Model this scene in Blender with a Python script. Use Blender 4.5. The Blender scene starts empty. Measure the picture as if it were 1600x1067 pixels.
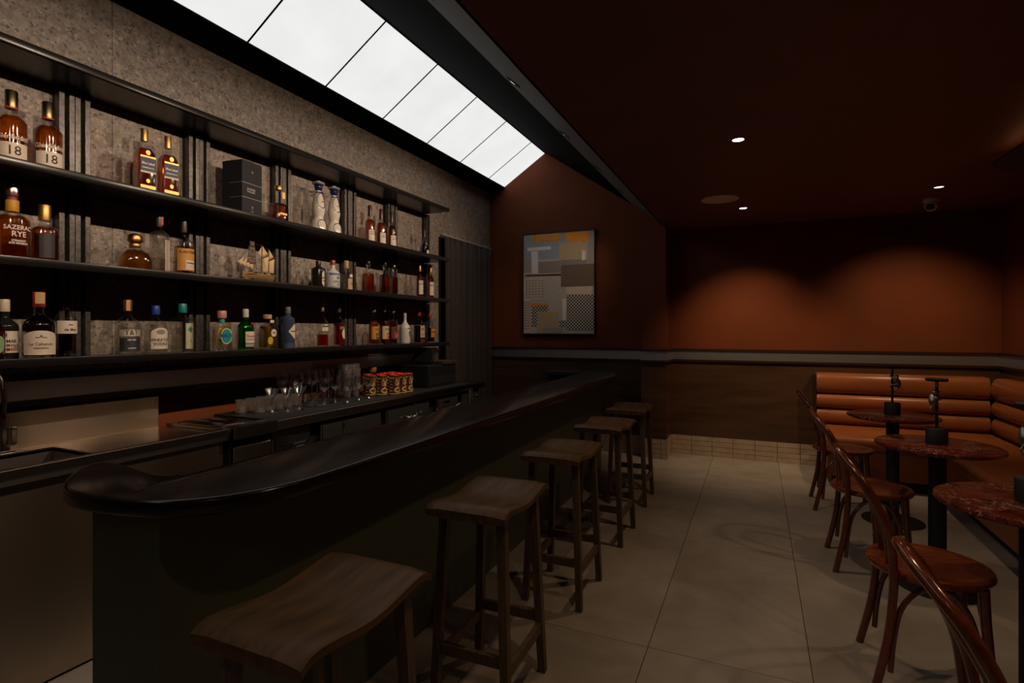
import bpy, bmesh, math, random
from math import pi, sin, cos, radians, sqrt, atan2
from mathutils import Vector, Matrix
random.seed(7)
S = bpy.context.scene
COL = S.collection

# ------------------------------------------------------------------ camera, world, exposure
cam_d = bpy.data.cameras.new('camera')
cam_d.sensor_fit = 'HORIZONTAL'; cam_d.sensor_width = 36.0
cam_d.lens = 849.0 / 1600.0 * 36.0
cam_d.shift_y = -18.5 / 1600.0
cam_d.clip_start = 0.05
cam = bpy.data.objects.new('camera', cam_d); COL.objects.link(cam)
cam.location = (0, 0, 1.37)
cam.rotation_euler = (pi / 2, 0, math.atan(383.0 / 849.0))
S.camera = cam
w = bpy.data.worlds.new('world'); S.world = w; w.use_nodes = True
w.node_tree.nodes['Background'].inputs[0].default_value = (0.9, 0.6, 0.4, 1)
w.node_tree.nodes['Background'].inputs[1].default_value = 0.0
S.view_settings.view_transform = 'Standard'; S.view_settings.look = 'None'
S.view_settings.gamma = 1.0; S.view_settings.use_curve_mapping = False
S.view_settings.exposure = 0.0
SPOT_ENERGY = 46.0      # shelf spots in the sloped soffit
DOWN_ENERGY = 25.0      # ceiling downlights over the seats
PANEL_GLOW = 0.85       # backlit ceiling panel
COVE_ENERGY = 0.2
S.cycles.caustics_reflective = False; S.cycles.caustics_refractive = False
S.cycles.sample_clamp_indirect = 4.0; S.cycles.transparent_max_bounces = 24
WARM = (1.0, 0.66, 0.38); SPOT_TINT = (1.0, 0.75, 0.54)

# ------------------------------------------------------------------ materials
def new_mat(name):
    m = bpy.data.materials.new(name); m.use_nodes = True
    return m, m.node_tree.nodes, m.node_tree.links, m.node_tree.nodes['Principled BSDF']
def rgb(c): return (c[0], c[1], c[2], 1.0)
def mat(name, col, rough=0.5, metal=0.0, var=0.0, scale=8.0, bump=0.0, bscale=60.0, coat=0.0, stretch=None, col2=None, spec=None, trans=0.0, ior=None, emit=None, rvar=0.0, world=False, detail=5.0):
    m, N, L, b = new_mat(name)
    b.inputs['Base Color'].default_value = rgb(col)
    b.inputs['Roughness'].default_value = rough
    b.inputs['Metallic'].default_value = metal
    b.inputs['Coat Weight'].default_value = coat
    b.inputs['Coat Roughness'].default_value = 0.12
    if spec is not None: b.inputs['Specular IOR Level'].default_value = spec
    if trans: b.inputs['Transmission Weight'].default_value = trans
    if ior: b.inputs['IOR'].default_value = ior
    if emit:
        b.inputs['Emission Color'].default_value = rgb(emit[0]); b.inputs['Emission Strength'].default_value = emit[1]
    if var or bump or rvar or col2:
        if world:
            g = N.new('ShaderNodeNewGeometry'); src = g.outputs['Position']
        else:
            g = N.new('ShaderNodeTexCoord'); src = g.outputs['Object']
        mp = N.new('ShaderNodeMapping'); L.new(src, mp.inputs[0])
        if stretch: mp.inputs['Scale'].default_value = stretch
        n = N.new('ShaderNodeTexNoise'); n.inputs['Scale'].default_value = scale; n.inputs['Detail'].default_value = detail
        L.new(mp.outputs[0], n.inputs['Vector'])
        if var or col2:
            r = N.new('ShaderNodeValToRGB')
            c2 = col2 if col2 else tuple(x * (1 - var) for x in col)
            r.color_ramp.elements[0].position = 0.32; r.color_ramp.elements[1].position = 0.68
            r.color_ramp.elements[0].color = rgb(c2)
            r.color_ramp.elements[1].color = rgb(col if col2 else tuple(min(1, x * (1 + var)) for x in col))
            L.new(n.outputs['Fac'], r.inputs[0]); L.new(r.outputs[0], b.inputs['Base Color'])
        if rvar:
            mr = N.new('ShaderNodeMapRange'); mr.inputs['To Min'].default_value = max(0.02, rough - rvar); mr.inputs['To Max'].default_value = rough + rvar
            L.new(n.outputs['Fac'], mr.inputs[0]); L.new(mr.outputs[0], b.inputs['Roughness'])
        if bump:
            n2 = N.new('ShaderNodeTexNoise'); n2.inputs['Scale'].default_value = bscale; n2.inputs['Detail'].default_value = 4
            L.new(mp.outputs[0], n2.inputs['Vector'])
            bp = N.new('ShaderNodeBump'); bp.inputs['Strength'].default_value = bump; bp.inputs['Distance'].default_value = 0.01
            L.new(n2.outputs['Fac'], bp.inputs['Height']); L.new(bp.outputs[0], b.inputs['Normal'])
    return m
def glass_mat(name, tint=(1, 1, 1), gloss=0.06, edge=0.35, rough=0.05, frost=0.0):
    # thin clear glass: see-through with a fresnel sheen
    m = bpy.data.materials.new(name); m.use_nodes = True; N = m.node_tree.nodes; L = m.node_tree.links
    N.clear(); o = N.new('ShaderNodeOutputMaterial')
    t = N.new('ShaderNodeBsdfTransparent'); t.inputs[0].default_value = rgb(tint)
    g = N.new('ShaderNodeBsdfGlossy'); g.inputs['Roughness'].default_value = rough; g.inputs[0].default_value = (1, 1, 1, 1)
    lw = N.new('ShaderNodeLayerWeight'); lw.inputs['Blend'].default_value = edge
    ad = N.new('ShaderNodeMath'); ad.operation = 'MULTIPLY_ADD'; ad.inputs[1].default_value = 0.55; ad.inputs[2].default_value = gloss
    mx = N.new('ShaderNodeMixShader')
    L.new(lw.outputs['Facing'], ad.inputs[0]); L.new(ad.outputs[0], mx.inputs[0])
    L.new(t.outputs[0], mx.inputs[1]); L.new(g.outputs[0], mx.inputs[2]); L.new(mx.outputs[0], o.inputs[0])
    if frost:
        df = N.new('ShaderNodeBsdfDiffuse'); df.inputs[0].default_value = (0.9, 0.87, 0.83, 1)
        m3 = N.new('ShaderNodeMixShader'); m3.inputs[0].default_value = frost
        L.new(mx.outputs[0], m3.inputs[1]); L.new(df.outputs[0], m3.inputs[2]); L.new(m3.outputs[0], o.inputs[0])
    return m
def liquid_mat(name, col, clear=0.5):
    # tinted spirit: mixes refraction with straight see-through so light still reaches the shelf
    m = bpy.data.materials.new(name); m.use_nodes = True; N = m.node_tree.nodes; L = m.node_tree.links
    N.clear(); o = N.new('ShaderNodeOutputMaterial')
    t = N.new('ShaderNodeBsdfTransparent'); t.inputs[0].default_value = rgb(col)
    r = N.new('ShaderNodeBsdfRefraction'); r.inputs[0].default_value = rgb(col); r.inputs['IOR'].default_value = 1.33; r.inputs['Roughness'].default_value = 0.02
    g = N.new('ShaderNodeBsdfGlossy'); g.inputs['Roughness'].default_value = 0.06
    mx = N.new('ShaderNodeMixShader'); mx.inputs[0].default_value = clear
    m2 = N.new('ShaderNodeMixShader'); m2.inputs[0].default_value = 0.07
    L.new(r.outputs[0], mx.inputs[1]); L.new(t.outputs[0], mx.inputs[2])
    L.new(mx.outputs[0], m2.inputs[1]); L.new(g.outputs[0], m2.inputs[2]); L.new(m2.outputs[0], o.inputs[0])
    return m
def stone_mat():
    m, N, L, b = new_mat('composite_stone')
    g = N.new('ShaderNodeNewGeometry')
    def ramp(src, stops):
        r = N.new('ShaderNodeValToRGB'); e = r.color_ramp.elements
        while len(e) < len(stops): e.new(0.5)
        for k, (p, c) in enumerate(stops): e[k].position = p; e[k].color = rgb(c)
        L.new(src, r.inputs[0]); return r.outputs[0]
    n1 = N.new('ShaderNodeTexNoise'); n1.inputs['Scale'].default_value = 26; n1.inputs['Detail'].default_value = 8; n1.inputs['Roughness'].default_value = 0.7
    v1 = N.new('ShaderNodeTexVoronoi'); v1.inputs['Scale'].default_value = 85
    v2 = N.new('ShaderNodeTexVoronoi'); v2.inputs['Scale'].default_value = 34
    n0 = N.new('ShaderNodeTexNoise'); n0.inputs['Scale'].default_value = 30; n0.inputs['Detail'].default_value = 3
    wmix = N.new('ShaderNodeVectorMath'); wmix.operation = 'MULTIPLY_ADD'; wmix.inputs[1].default_value = (0.03, 0.03, 0.03)
    L.new(g.outputs['Position'], n0.inputs['Vector']); L.new(n0.outputs['Color'], wmix.inputs[0]); L.new(g.outputs['Position'], wmix.inputs[2])
    for x in (v1, v2): L.new(wmix.outputs[0], x.inputs['Vector'])
    L.new(g.outputs['Position'], n1.inputs['Vector'])
    base = ramp(n1.outputs['Fac'], [(0.3, (0.17, 0.138, 0.115)), (0.5, (0.25, 0.205, 0.17)), (0.7, (0.34, 0.285, 0.24))])
    fl1 = ramp(v1.outputs['Color'], [(0.08, (0.35, 0.33, 0.32)), (0.3, (0.85, 0.85, 0.85)), (0.8, (1, 1, 1)), (0.95, (1.6, 1.55, 1.5))])
    fl2 = ramp(v2.outputs['Color'], [(0.1, (0.7, 0.68, 0.66)), (0.35, (0.95, 0.95, 0.95)), (0.85, (1, 1, 1)), (0.97, (1.45, 1.42, 1.38))])
    a = N.new('ShaderNodeMix'); a.data_type = 'RGBA'; a.blend_type = 'MULTIPLY'; a.inputs[0].default_value = 1
    c = N.new('ShaderNodeMix'); c.data_type = 'RGBA'; c.blend_type = 'MULTIPLY'; c.inputs[0].default_value = 1
    L.new(base, a.inputs[6]); L.new(fl1, a.inputs[7]); L.new(a.outputs[2], c.inputs[6]); L.new(fl2, c.inputs[7])
    L.new(c.outputs[2], b.inputs['Base Color']); b.inputs['Roughness'].default_value = 0.55
    return m
def marble_mat():
    m, N, L, b = new_mat('red_marble')
    g = N.new('ShaderNodeNewGeometry')
    n0 = N.new('ShaderNodeTexNoise'); n0.inputs['Scale'].default_value = 5; n0.inputs['Detail'].default_value = 6
    wv = N.new('ShaderNodeVectorMath'); wv.operation = 'MULTIPLY_ADD'; wv.inputs[1].default_value = (0.35, 0.35, 0.35)
    L.new(g.outputs['Position'], n0.inputs['Vector']); L.new(n0.outputs['Color'], wv.inputs[0]); L.new(g.outputs['Position'], wv.inputs[2])
    v = N.new('ShaderNodeTexVoronoi'); v.feature = 'DISTANCE_TO_EDGE'; v.inputs['Scale'].default_value = 24
    L.new(wv.outputs[0], v.inputs['Vector'])
    n2 = N.new('ShaderNodeTexNoise'); n2.inputs['Scale'].default_value = 16; n2.inputs['Detail'].default_value = 9; n2.inputs['Roughness'].default_value = 0.78
    L.new(wv.outputs[0], n2.inputs['Vector'])
    r1 = N.new('ShaderNodeValToRGB'); e = r1.color_ramp.elements
    e[0].position = 0.0; e[0].color = (1, 1, 1, 1); e[1].position = 0.035; e[1].color = (0, 0, 0, 1)
    L.new(v.outputs['Distance'], r1.inputs[0])
    n3 = N.new('ShaderNodeTexNoise'); n3.inputs['Scale'].default_value = 6; L.new(g.outputs['Position'], n3.inputs['Vector'])
    mu = N.new('ShaderNodeMath'); mu.operation = 'MULTIPLY'
    r3 = N.new('ShaderNodeValToRGB'); r3.color_ramp.elements[0].position = 0.44; r3.color_ramp.elements[1].position = 0.62
    L.new(n3.outputs['Fac'], r3.inputs[0]); L.new(r1.outputs[0], mu.inputs[0]); L.new(r3.outputs[0], mu.inputs[1])
    r2 = N.new('ShaderNodeValToRGB'); e = r2.color_ramp.elements
    e[0].position = 0.36; e[0].color = (0.022, 0.005, 0.004, 1); e[1].position = 0.58; e[1].color = (0.15, 0.030, 0.018, 1)
    x = e.new(0.70); x.color = (0.42, 0.27, 0.21, 1)
    L.new(n2.outputs['Fac'], r2.inputs[0])
    mx = N.new('ShaderNodeMix'); mx.data_type = 'RGBA'; L.new(mu.outputs[0], mx.inputs[0]); L.new(r2.outputs[0], mx.inputs[6]); mx.inputs[7].default_value = (0.62, 0.50, 0.42, 1)
    L.new(mx.outputs[2], b.inputs['Base Color']); b.inputs['Roughness'].default_value = 0.16
    return m
def tile_mat():
    m, N, L, b = new_mat('floor_porcelain')
    g = N.new('ShaderNodeNewGeometry'); oi = N.new('ShaderNodeObjectInfo')
    ad = N.new('ShaderNodeVectorMath'); ad.operation = 'MULTIPLY_ADD'; ad.inputs[1].default_value = (9, 9, 9)
    cx = N.new('ShaderNodeCombineXYZ')
    for i in range(3): L.new(oi.outputs['Random'], cx.inputs[i])
    L.new(cx.outputs[0], ad.inputs[0]); L.new(g.outputs['Position'], ad.inputs[2])
    n = N.new('ShaderNodeTexNoise'); n.inputs['Scale'].default_value = 2.2; n.inputs['Detail'].default_value = 9; n.inputs['Roughness'].default_value = 0.62; n.inputs['Distortion'].default_value = 0.6
    L.new(ad.outputs[0], n.inputs['Vector'])
    r = N.new('ShaderNodeValToRGB'); e = r.color_ramp.elements
    e[0].position = 0.3; e[0].color = (0.215, 0.190, 0.162, 1); e[1].position = 0.7; e[1].color = (0.36, 0.325, 0.282, 1)
    L.new(n.outputs['Fac'], r.inputs[0]); L.new(r.outputs[0], b.inputs['Base Color'])
    b.inputs['Roughness'].default_value = 0.5
    return m
def checker_mat(name, c1, c2, scale):
    m, N, L, b = new_mat(name)
    tc = N.new('ShaderNodeTexCoord'); ck = N.new('ShaderNodeTexChecker')
    ck.inputs['Scale'].default_value = scale; ck.inputs['Color1'].default_value = rgb(c1); ck.inputs['Color2'].default_value = rgb(c2)
    mp = N.new('ShaderNodeMapping'); mp.inputs['Location'].default_value = (0.0013, 0.5013 / scale, 0.0013)
    L.new(tc.outputs['Object'], mp.inputs[0]); L.new(mp.outputs[0], ck.inputs[0]); L.new(ck.outputs[0], b.inputs['Base Color'])
    b.inputs['Roughness'].default_value = 0.7
    return m
def panel_mat():
    m = bpy.data.materials.new('backlit_panel'); m.use_nodes = True; N = m.node_tree.nodes; L = m.node_tree.links
    N.clear(); o = N.new('ShaderNodeOutputMaterial'); e = N.new('ShaderNodeEmission')
    g = N.new('ShaderNodeNewGeometry'); n = N.new('ShaderNodeTexNoise'); n.inputs['Scale'].default_value = 2.6; n.inputs['Detail'].default_value = 3
    mr = N.new('ShaderNodeMapRange'); mr.inputs['To Min'].default_value = PANEL_GLOW * 0.95; mr.inputs['To Max'].default_value = PANEL_GLOW * 1.06
    mr.inputs['From Min'].default_value = 0.25; mr.inputs['From Max'].default_value = 0.75
    L.new(g.outputs['Position'], n.inputs['Vector']); L.new(n.outputs['Fac'], mr.inputs[0]); L.new(mr.outputs[0], e.inputs['Strength'])
    e.inputs['Color'].default_value = (1, 0.995, 0.985, 1); L.new(e.outputs[0], o.inputs[0])
    return m

M = {}
M['stone'] = stone_mat(); M['marble'] = marble_mat(); M['tile'] = tile_mat(); M['panel'] = panel_mat()
M['grout'] = mat('grout', (0.045, 0.036, 0.028), 0.9)
M['wall'] = mat('brown_lacquer_wall', (0.155, 0.043, 0.016), 0.6, var=0.08, scale=3, world=True, spec=0.12)
M['ceil'] = mat('brown_ceiling_paint', (0.17, 0.060, 0.032), 0.55, var=0.06, scale=3, world=True)
M['wains'] = mat('dark_wainscot', (0.070, 0.034, 0.017), 0.38, stretch=(1, 1, 8), var=0.25, scale=2, world=True, rvar=0.06)
M['grey_soffit'] = mat('grey_soffit', (0.10, 0.088, 0.083), 0.7)
M['black_soffit'] = mat('black_soffit', (0.005, 0.0045, 0.004), 0.9, spec=0.02)
M['rail_steel'] = mat('brushed_rail', (0.50, 0.50, 0.51), 0.36, metal=0.9)
M['trim_dark'] = mat('dark_trim', (0.035, 0.016, 0.010), 0.3)
M['kick_tile'] = mat('glazed_tile', (0.42, 0.33, 0.24), 0.3, var=0.12, scale=12, world=True)
M['black_steel'] = mat('black_metal', (0.010, 0.009, 0.008), 0.26, spec=0.35)
M['slat_metal'] = mat('blackened_slat', (0.10, 0.092, 0.085), 0.34, metal=0.6, var=0.4, scale=50, bump=0.12, bscale=120)
M['matte_black'] = mat('matte_black', (0.008, 0.008, 0.008), 0.6)
M['black_plastic'] = mat('black_plastic', (0.012, 0.012, 0.012), 0.35)
M['steel'] = mat('stainless', (0.55, 0.48, 0.41), 0.25, metal=1.0, stretch=(0.4, 0.4, 30), scale=6, rvar=0.03)
def brushed(m, aniso=0.85, rot=0.0):
    N = m.node_tree.nodes; L = m.node_tree.links; b = N['Principled BSDF']
    b.inputs['Anisotropic'].default_value = aniso; b.inputs['Anisotropic Rotation'].default_value = rot
    t = N.new('ShaderNodeTangent'); t.direction_type = 'RADIAL'; t.axis = 'Z'; L.new(t.outputs[0], b.inputs['Tangent'])
    return m
M['steel_front'] = brushed(mat('stainless_front', (0.54, 0.43, 0.32), 0.23, metal=1.0), 0.92, 0.25)
M['dark_steel'] = brushed(mat('dark_stainless', (0.30, 0.26, 0.225), 0.30, metal=1.0), 0.8, 0.25)
M['chrome'] = mat('chrome', (0.62, 0.60, 0.57), 0.15, metal=1.0)
M['bar_top'] = mat('dark_bar_timber', (0.016, 0.009, 0.006), 0.21, stretch=(5, 0.5, 5), var=0.22, scale=5, rvar=0.03, world=True)
M['bar_green'] = mat('dark_green_paint', (0.068, 0.080, 0.048), 0.5, var=0.06, scale=4)
M['stool_wood'] = mat('stool_walnut', (0.098, 0.054, 0.020), 0.42, stretch=(9, 1.2, 9), var=0.35, scale=4, spec=0.18)
M['stool_leg'] = mat('stool_leg_wood', (0.088, 0.057, 0.029), 0.5, stretch=(8, 8, 1), var=0.4, scale=10)
M['bentwood'] = mat('mahogany_bentwood', (0.115, 0.026, 0.010), 0.20, stretch=(3, 14, 3), var=0.35, scale=6, coat=0.5)
M['chair_seat'] = mat('mahogany_seat', (0.17, 0.042, 0.015), 0.26, stretch=(2, 26, 2), var=0.4, scale=4, coat=0.4, bump=0.03, bscale=20)
M['leather'] = mat('tan_leather', (0.27, 0.084, 0.023), 0.34, var=0.12, scale=5, bump=0.05, bscale=160)
M['curtain'] = mat('curtain_cloth', (0.030, 0.021, 0.017), 0.85, var=0.15, scale=20, stretch=(1, 1, 0.1))
M['white'] = mat('white_plastic', (0.85, 0.82, 0.78), 0.4)
M['speaker'] = mat('speaker_cloth', (0.85, 0.76, 0.64), 0.8)
M['lens'] = mat('lit_lens', (1, 1, 1), 0.3, emit=((1, 0.86, 0.68), 9.0))
M['lens_dim'] = mat('lit_lens_edge', (1, 1, 1), 0.3, emit=((1, 0.86, 0.68), 2.0))
M['glass'] = glass_mat('clear_glass', (0.97, 0.97, 0.97), 0.09, 0.42)
M['bottle_glass'] = glass_mat('bottle_glass', (0.97, 0.97, 0.96), 0.035, 0.3)
M['crystal'] = glass_mat('cut_crystal', (0.92, 0.91, 0.90), 0.26, 0.5, 0.12)
M['cut'] = glass_mat('faceted_crystal', (0.92, 0.91, 0.90), 0.24, 0.5, 0.10, 0.05)
M['underbar'] = mat('underbar_units', (0.20, 0.155, 0.11), 0.5, metal=0.3)
M['tablet'] = mat('tablet_screen', (0.01, 0.01, 0.011), 0.12)
M['gold'] = mat('gold_foil', (0.55, 0.34, 0.11), 0.42, metal=1.0)
M['dark_gold'] = mat('dark_gold_foil', (0.20, 0.155, 0.075), 0.3, metal=1.0)
M['copper'] = mat('copper_cap', (0.50, 0.22, 0.09), 0.3, metal=1.0)
M['cork'] = mat('cork', (0.42, 0.25, 0.13), 0.8, var=0.2, scale=90)
M['paper'] = mat('label_paper', (0.62, 0.53, 0.43), 0.6, var=0.04, scale=30)
M['ink'] = mat('ink_black', (0.012, 0.010, 0.010), 0.6)
M['ink_white'] = mat('ink_white', (0.72, 0.64, 0.54), 0.5)
PLAIN = {}
def plain(c, rough=0.45, metal=0.0):
    k = (tuple(c), rough, metal)
    if k not in PLAIN: PLAIN[k] = mat('paint_%02d' % len(PLAIN), c, rough, metal, var=0.05, scale=25)
    return PLAIN[k]
LIQ = {}
def liquid(c, clear=0.5):
    k = (tuple(c), clear)
    if k not in LIQ: LIQ[k] = liquid_mat('spirit_%02d' % len(LIQ), c, clear)
    return LIQ[k]

# ------------------------------------------------------------------ mesh helpers
class MB:
    def __init__(s): s.v = []; s.f = []
    def add(s, vs, fs, mtx=None):
        o = len(s.v)
        s.v += [tuple(mtx @ Vector(p)) if mtx else tuple(p) for p in vs]
        s.f += [tuple(i + o for i in f) for f in fs]
        return s
    def box(s, x0, x1, y0, y1, z0, z1, mtx=None, c=0.0):
        if c <= 0:
            vs = [(x0,y0,z0),(x1,y0,z0),(x1,y1,z0),(x0,y1,z0),(x0,y0,z1),(x1,y0,z1),(x1,y1,z1),(x0,y1,z1)]
            return s.add(vs, [(3,2,1,0),(4,5,6,7),(0,1,5,4),(1,2,6,5),(2,3,7,6),(3,0,4,7)], mtx)
        bm = bmesh.new(); bmesh.ops.create_cube(bm, size=1)
        for v in bm.verts: v.co = Vector(((x0+x1)/2 + v.co.x*(x1-x0), (y0+y1)/2 + v.co.y*(y1-y0), (z0+z1)/2 + v.co.z*(z1-z0)))
        bmesh.ops.bevel(bm, geom=bm.edges[:], offset=c, segments=2, profile=0.5, affect='EDGES')
        bm.verts.index_update()
        s.add([v.co[:] for v in bm.verts], [tuple(v.index for v in f.verts) for f in bm.faces], mtx); bm.free(); return s
    def lathe(s, prof, n=24, e=2.0, dep=1.0, mtx=None, mod=None):
        rm = max(r for r, z in prof) or 1
        vs = []; fs = []
        for r, z in prof:
            k = min(1, max(0, (r / rm - 0.5) / 0.35)); ee = 2 + (e - 2) * k; dd = 1 + (dep - 1) * k
            for i in range(n):
                a = 2 * pi * i / n; ca, sa = cos(a), sin(a)
                x = math.copysign(abs(ca) ** (2 / ee), ca) * r * dd; y = math.copysign(abs(sa) ** (2 / ee), sa) * r
                p = (x, y, z)
                if mod: p = mod(a, r, z, p)
                vs.append(p)
        for j in range(len(prof) - 1):
            for i in range(n):
                a = j*n+i; b = j*n+(i+1) % n
                fs.append((a, b, b+n, a+n))
        if prof[0][0] > 1e-5: fs.append(tuple(range(n))[::-1])
        if prof[-1][0] > 1e-5: fs.append(tuple((len(prof)-1)*n + i for i in range(n)))
        return s.add(vs, fs, mtx)
    def tube(s, pts, rad, n=10, closed=False, sq=None, caps=True):
        P = [Vector(p) for p in pts]; m = len(P); vs = []; fs = []; prev = None
        for i, p in enumerate(P):
            if closed: t = (P[(i+1) % m] - P[i-1])
            else: t = P[min(i+1, m-1)] - P[max(i-1, 0)]
            t.normalize()
            if prev is None:
                up = Vector((0,0,1)) if abs(t.z) < 0.9 else Vector((0,1,0)); nr = t.cross(up).normalized()
            else:
                nr = prev - t * prev.dot(t); nr.normalize()
            prev = nr; bn = t.cross(nr)
            r = rad[i] if isinstance(rad, (list, tuple)) else rad
            for k in range(n):
                a = 2*pi*k/n
                vs.append(p + nr * cos(a) * r + bn * sin(a) * r)
        for i in range(m if closed else m-1):
            for k in range(n):
                a = i*n+k; b = i*n+(k+1) % n; c = ((i+1) % m)*n+(k+1) % n; d = ((i+1) % m)*n+k
                fs.append((a, d, c, b)[::-1])
        if not closed and caps:
            fs.append(tuple(range(n))[::-1]); fs.append(tuple((m-1)*n+k for k in range(n)))
        return s.add([tuple(v) for v in vs], fs)
    def bar(s, p, q, w, h, up=(0, 0, 1)):
        p = Vector(p); q = Vector(q); t = (q-p).normalized(); u = Vector(up)
        if abs(t.dot(u)) > 0.95: u = Vector((1, 0, 0))
        a = t.cross(u).normalized(); b = a.cross(t).normalized()
        vs = []
        for c in (p, q):
            for sx, sy in ((-1,-1),(1,-1),(1,1),(-1,1)): vs.append(tuple(c + a*sx*w/2 + b*sy*h/2))
        return s.add(vs, [(3,2,1,0)[::-1],(4,5,6,7)[::-1],(0,1,5,4)[::-1],(1,2,6,5)[::-1],(2,3,7,6)[::-1],(3,0,4,7)[::-1]])
    def prism(s, poly, z0, z1, c=0.0):
        n = len(poly); vs = []; fs = []
        if c <= 0:
            vs = [(x, y, z0) for x, y in poly] + [(x, y, z1) for x, y in poly]
            fs = [tuple(range(n))[::-1], tuple(range(n, 2*n))] + [(i, (i+1) % n, n+(i+1) % n, n+i) for i in range(n)]
        else:
            def inset(d):
                out = []
                for i in range(n):
                    a = Vector(poly[i-1]); b = Vector(poly[i]); q = Vector(poly[(i+1) % n])
                    e1 = (b-a).normalized(); e2 = (q-b).normalized(); nn = Vector((-(e1.y+e2.y), e1.x+e2.x))
                    if nn.length < 1e-6: nn = Vector((-e1.y, e1.x))
                    nn.normalize(); out.append(tuple(b + nn * d))
                return out
            rings = [(inset(c), z0), (inset(0.3*c), z0+0.3*c), (poly, z0+c), (poly, z1-c), (inset(0.3*c), z1-0.3*c), (inset(c), z1)]
            for pl, z in rings: vs += [(x, y, z) for x, y in pl]
            fs = [tuple(range(n))[::-1], tuple(5*n+i for i in range(n))]
            for j in range(5): fs += [(j*n+i, j*n+(i+1) % n, (j+1)*n+(i+1) % n, (j+1)*n+i) for i in range(n)]
        return s.add(vs, fs)
    def mesh(s, name, smooth=True, ang=38):
        me = bpy.data.meshes.new(name); me.from_pydata(s.v, [], s.f); me.update()
        bm = bmesh.new(); bm.from_mesh(me); bmesh.ops.recalc_face_normals(bm, faces=bm.faces[:]); bm.to_mesh(me); bm.free()
        if smooth:
            me.polygons.foreach_set('use_smooth', [True]*len(me.polygons)); me.set_sharp_from_angle(angle=radians(ang))
        return me
    def build(s, name, m, parent=None, loc=None, rotz=0, smooth=True, ang=38):
        me = s.mesh(name, smooth, ang); return obj(name, me, m, parent, loc, rotz)
def obj(name, me, m=None, parent=None, loc=None, rotz=0):
    o = bpy.data.objects.new(name, me); COL.objects.link(o)
    if m is not None and me is not None and not me.materials: me.materials.append(m)
    if parent: o.parent = parent
    if loc: o.location = loc
    if rotz: o.rotation_euler = (0, 0, rotz)
    return o
def tag(o, label, cat, group=None, kind=None):
    o['label'] = label; o['category'] = cat
    if group: o['group'] = group
    if kind: o['kind'] = kind
    return o
def thing(name, label, cat, loc=(0, 0, 0), rotz=0, group=None):
    o = bpy.data.objects.new(name, None); COL.objects.link(o); o.empty_display_size = 0.05
    o.location = loc; o.rotation_euler = (0, 0, rotz)
    return tag(o, label, cat, group)
def struct(o, label=None, cat=None):
    o['kind'] = 'structure'
    if label: o['label'] = label
    if cat: o['category'] = cat
    return o
def copy_tree(o, parent=None):
    c = o.copy(); COL.objects.link(c)
    if parent: c.parent = parent
    for ch in list(o.children): copy_tree(ch, c)
    return c
def spot(name, parent, loc, target, energy, size, blend, rad=0.02, color=WARM):
    d = bpy.data.lights.new(name, 'SPOT'); d.energy = energy; d.spot_size = radians(size); d.spot_blend = blend
    d.shadow_soft_size = rad; d.color = color
    o = bpy.data.objects.new(name, d); COL.objects.link(o)
    o.location = loc; o.rotation_euler = (Vector(target) - Vector(loc)).to_track_quat('-Z', 'Y').to_euler()
    if parent: o.parent = parent
    return o
def catmull(P, k=6, closed=False):
    P = [Vector(p) for p in P]; n = len(P); out = []
    rng = range(n) if closed else range(n-1)
    for i in rng:
        a, b, c, d = (P[(i-1) % n], P[i], P[(i+1) % n], P[(i+2) % n]) if closed else (P[max(i-1, 0)], P[i], P[i+1], P[min(i+2, n-1)])
        for j in range(k):
            t = j/k
            out.append(0.5*((2*b)+(c-a)*t+(2*a-5*b+4*c-d)*t*t+(3*b-a-3*c+d)*t**3))
    if not closed: out.append(P[-1])
    return out

# ------------------------------------------------------------------ the room
YB, YE, XL, XR, YF = 6.25, 6.03, -3.04, 2.0, -2.2
ZC = 2.47
fl = struct(MB().box(XL-0.5, XR+0.05, YF, YB+0.05, -0.06, -0.008).build('floor', M['grout'], smooth=False), 'pale beige porcelain tiled floor running down the bar', 'floor')
TX, TY = 0.63, 1.32
tm = MB().box(-TX/2+0.0015, TX/2-0.0015, -TY/2+0.0015, TY/2-0.0015, -0.01, 0.0, c=0.0012).mesh('floor_tile', smooth=False)
tm.materials.append(M['tile'])
xs = [-0.43 + TX*k for k in range(-5, 4)]
ys = [2.38 + TY*k for k in range(-4, 4)]
for x in xs:
    for y in ys:
        if x + TX < XL - 0.4 or x > XR or y > YB: continue
        x0, x1 = max(x, XL-0.4), min(x+TX, XR); y0, y1 = max(y, YF), min(y+TY, YB)
        if x1-x0 < 0.02 or y1-y0 < 0.02: continue
        if (x1-x0) > TX-0.001 and (y1-y0) > TY-0.001:
            obj('floor_tile', tm, None, fl, (x+TX/2, y+TY/2, 0))
        else:
            MB().box(x0+0.0015, x1-0.0015, y0+0.0015, y1-0.0015, -0.01, 0, c=0.0012).build('floor_tile', M['tile'], fl, smooth=False)

# back wall, end wall, pilaster, right wall, wall behind the camera, bar wall
wb = struct(MB().box(-0.88, XR+0.1, YB, YB+0.1, 0, ZC+0.06).build('wall_back', M['wall'], smooth=False), 'brown lacquered back wall washed by two downlights', 'wall')
MB().box(-0.88, XR, YB-0.012, YB, 0.21, 1.03).build('wainscot', M['wains'], wb, smooth=False)
we = struct(MB().box(XL-0.5, -1.13, YE, YE+0.1, 0, 3.6).build('wall_end', M['wall'], smooth=False), 'dark brown end wall of the bar behind the painting', 'wall')
MB().box(XL, -1.13, YE-0.012, YE, 0.21, 1.03).build('wainscot', M['wains'], we, smooth=False)
wp = struct(MB().box(-1.13, -0.88, 5.90, YB+0.1, 0, ZC+0.4).build('wall_pilaster', M['wall'], smooth=False), 'brown wall pilaster between bar end wall and seating wall', 'wall')
MB().box(-1.136, -0.874, 5.888, 5.90, 0.21, 1.03).build('wainscot', M['wains'], wp, smooth=False)
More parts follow.
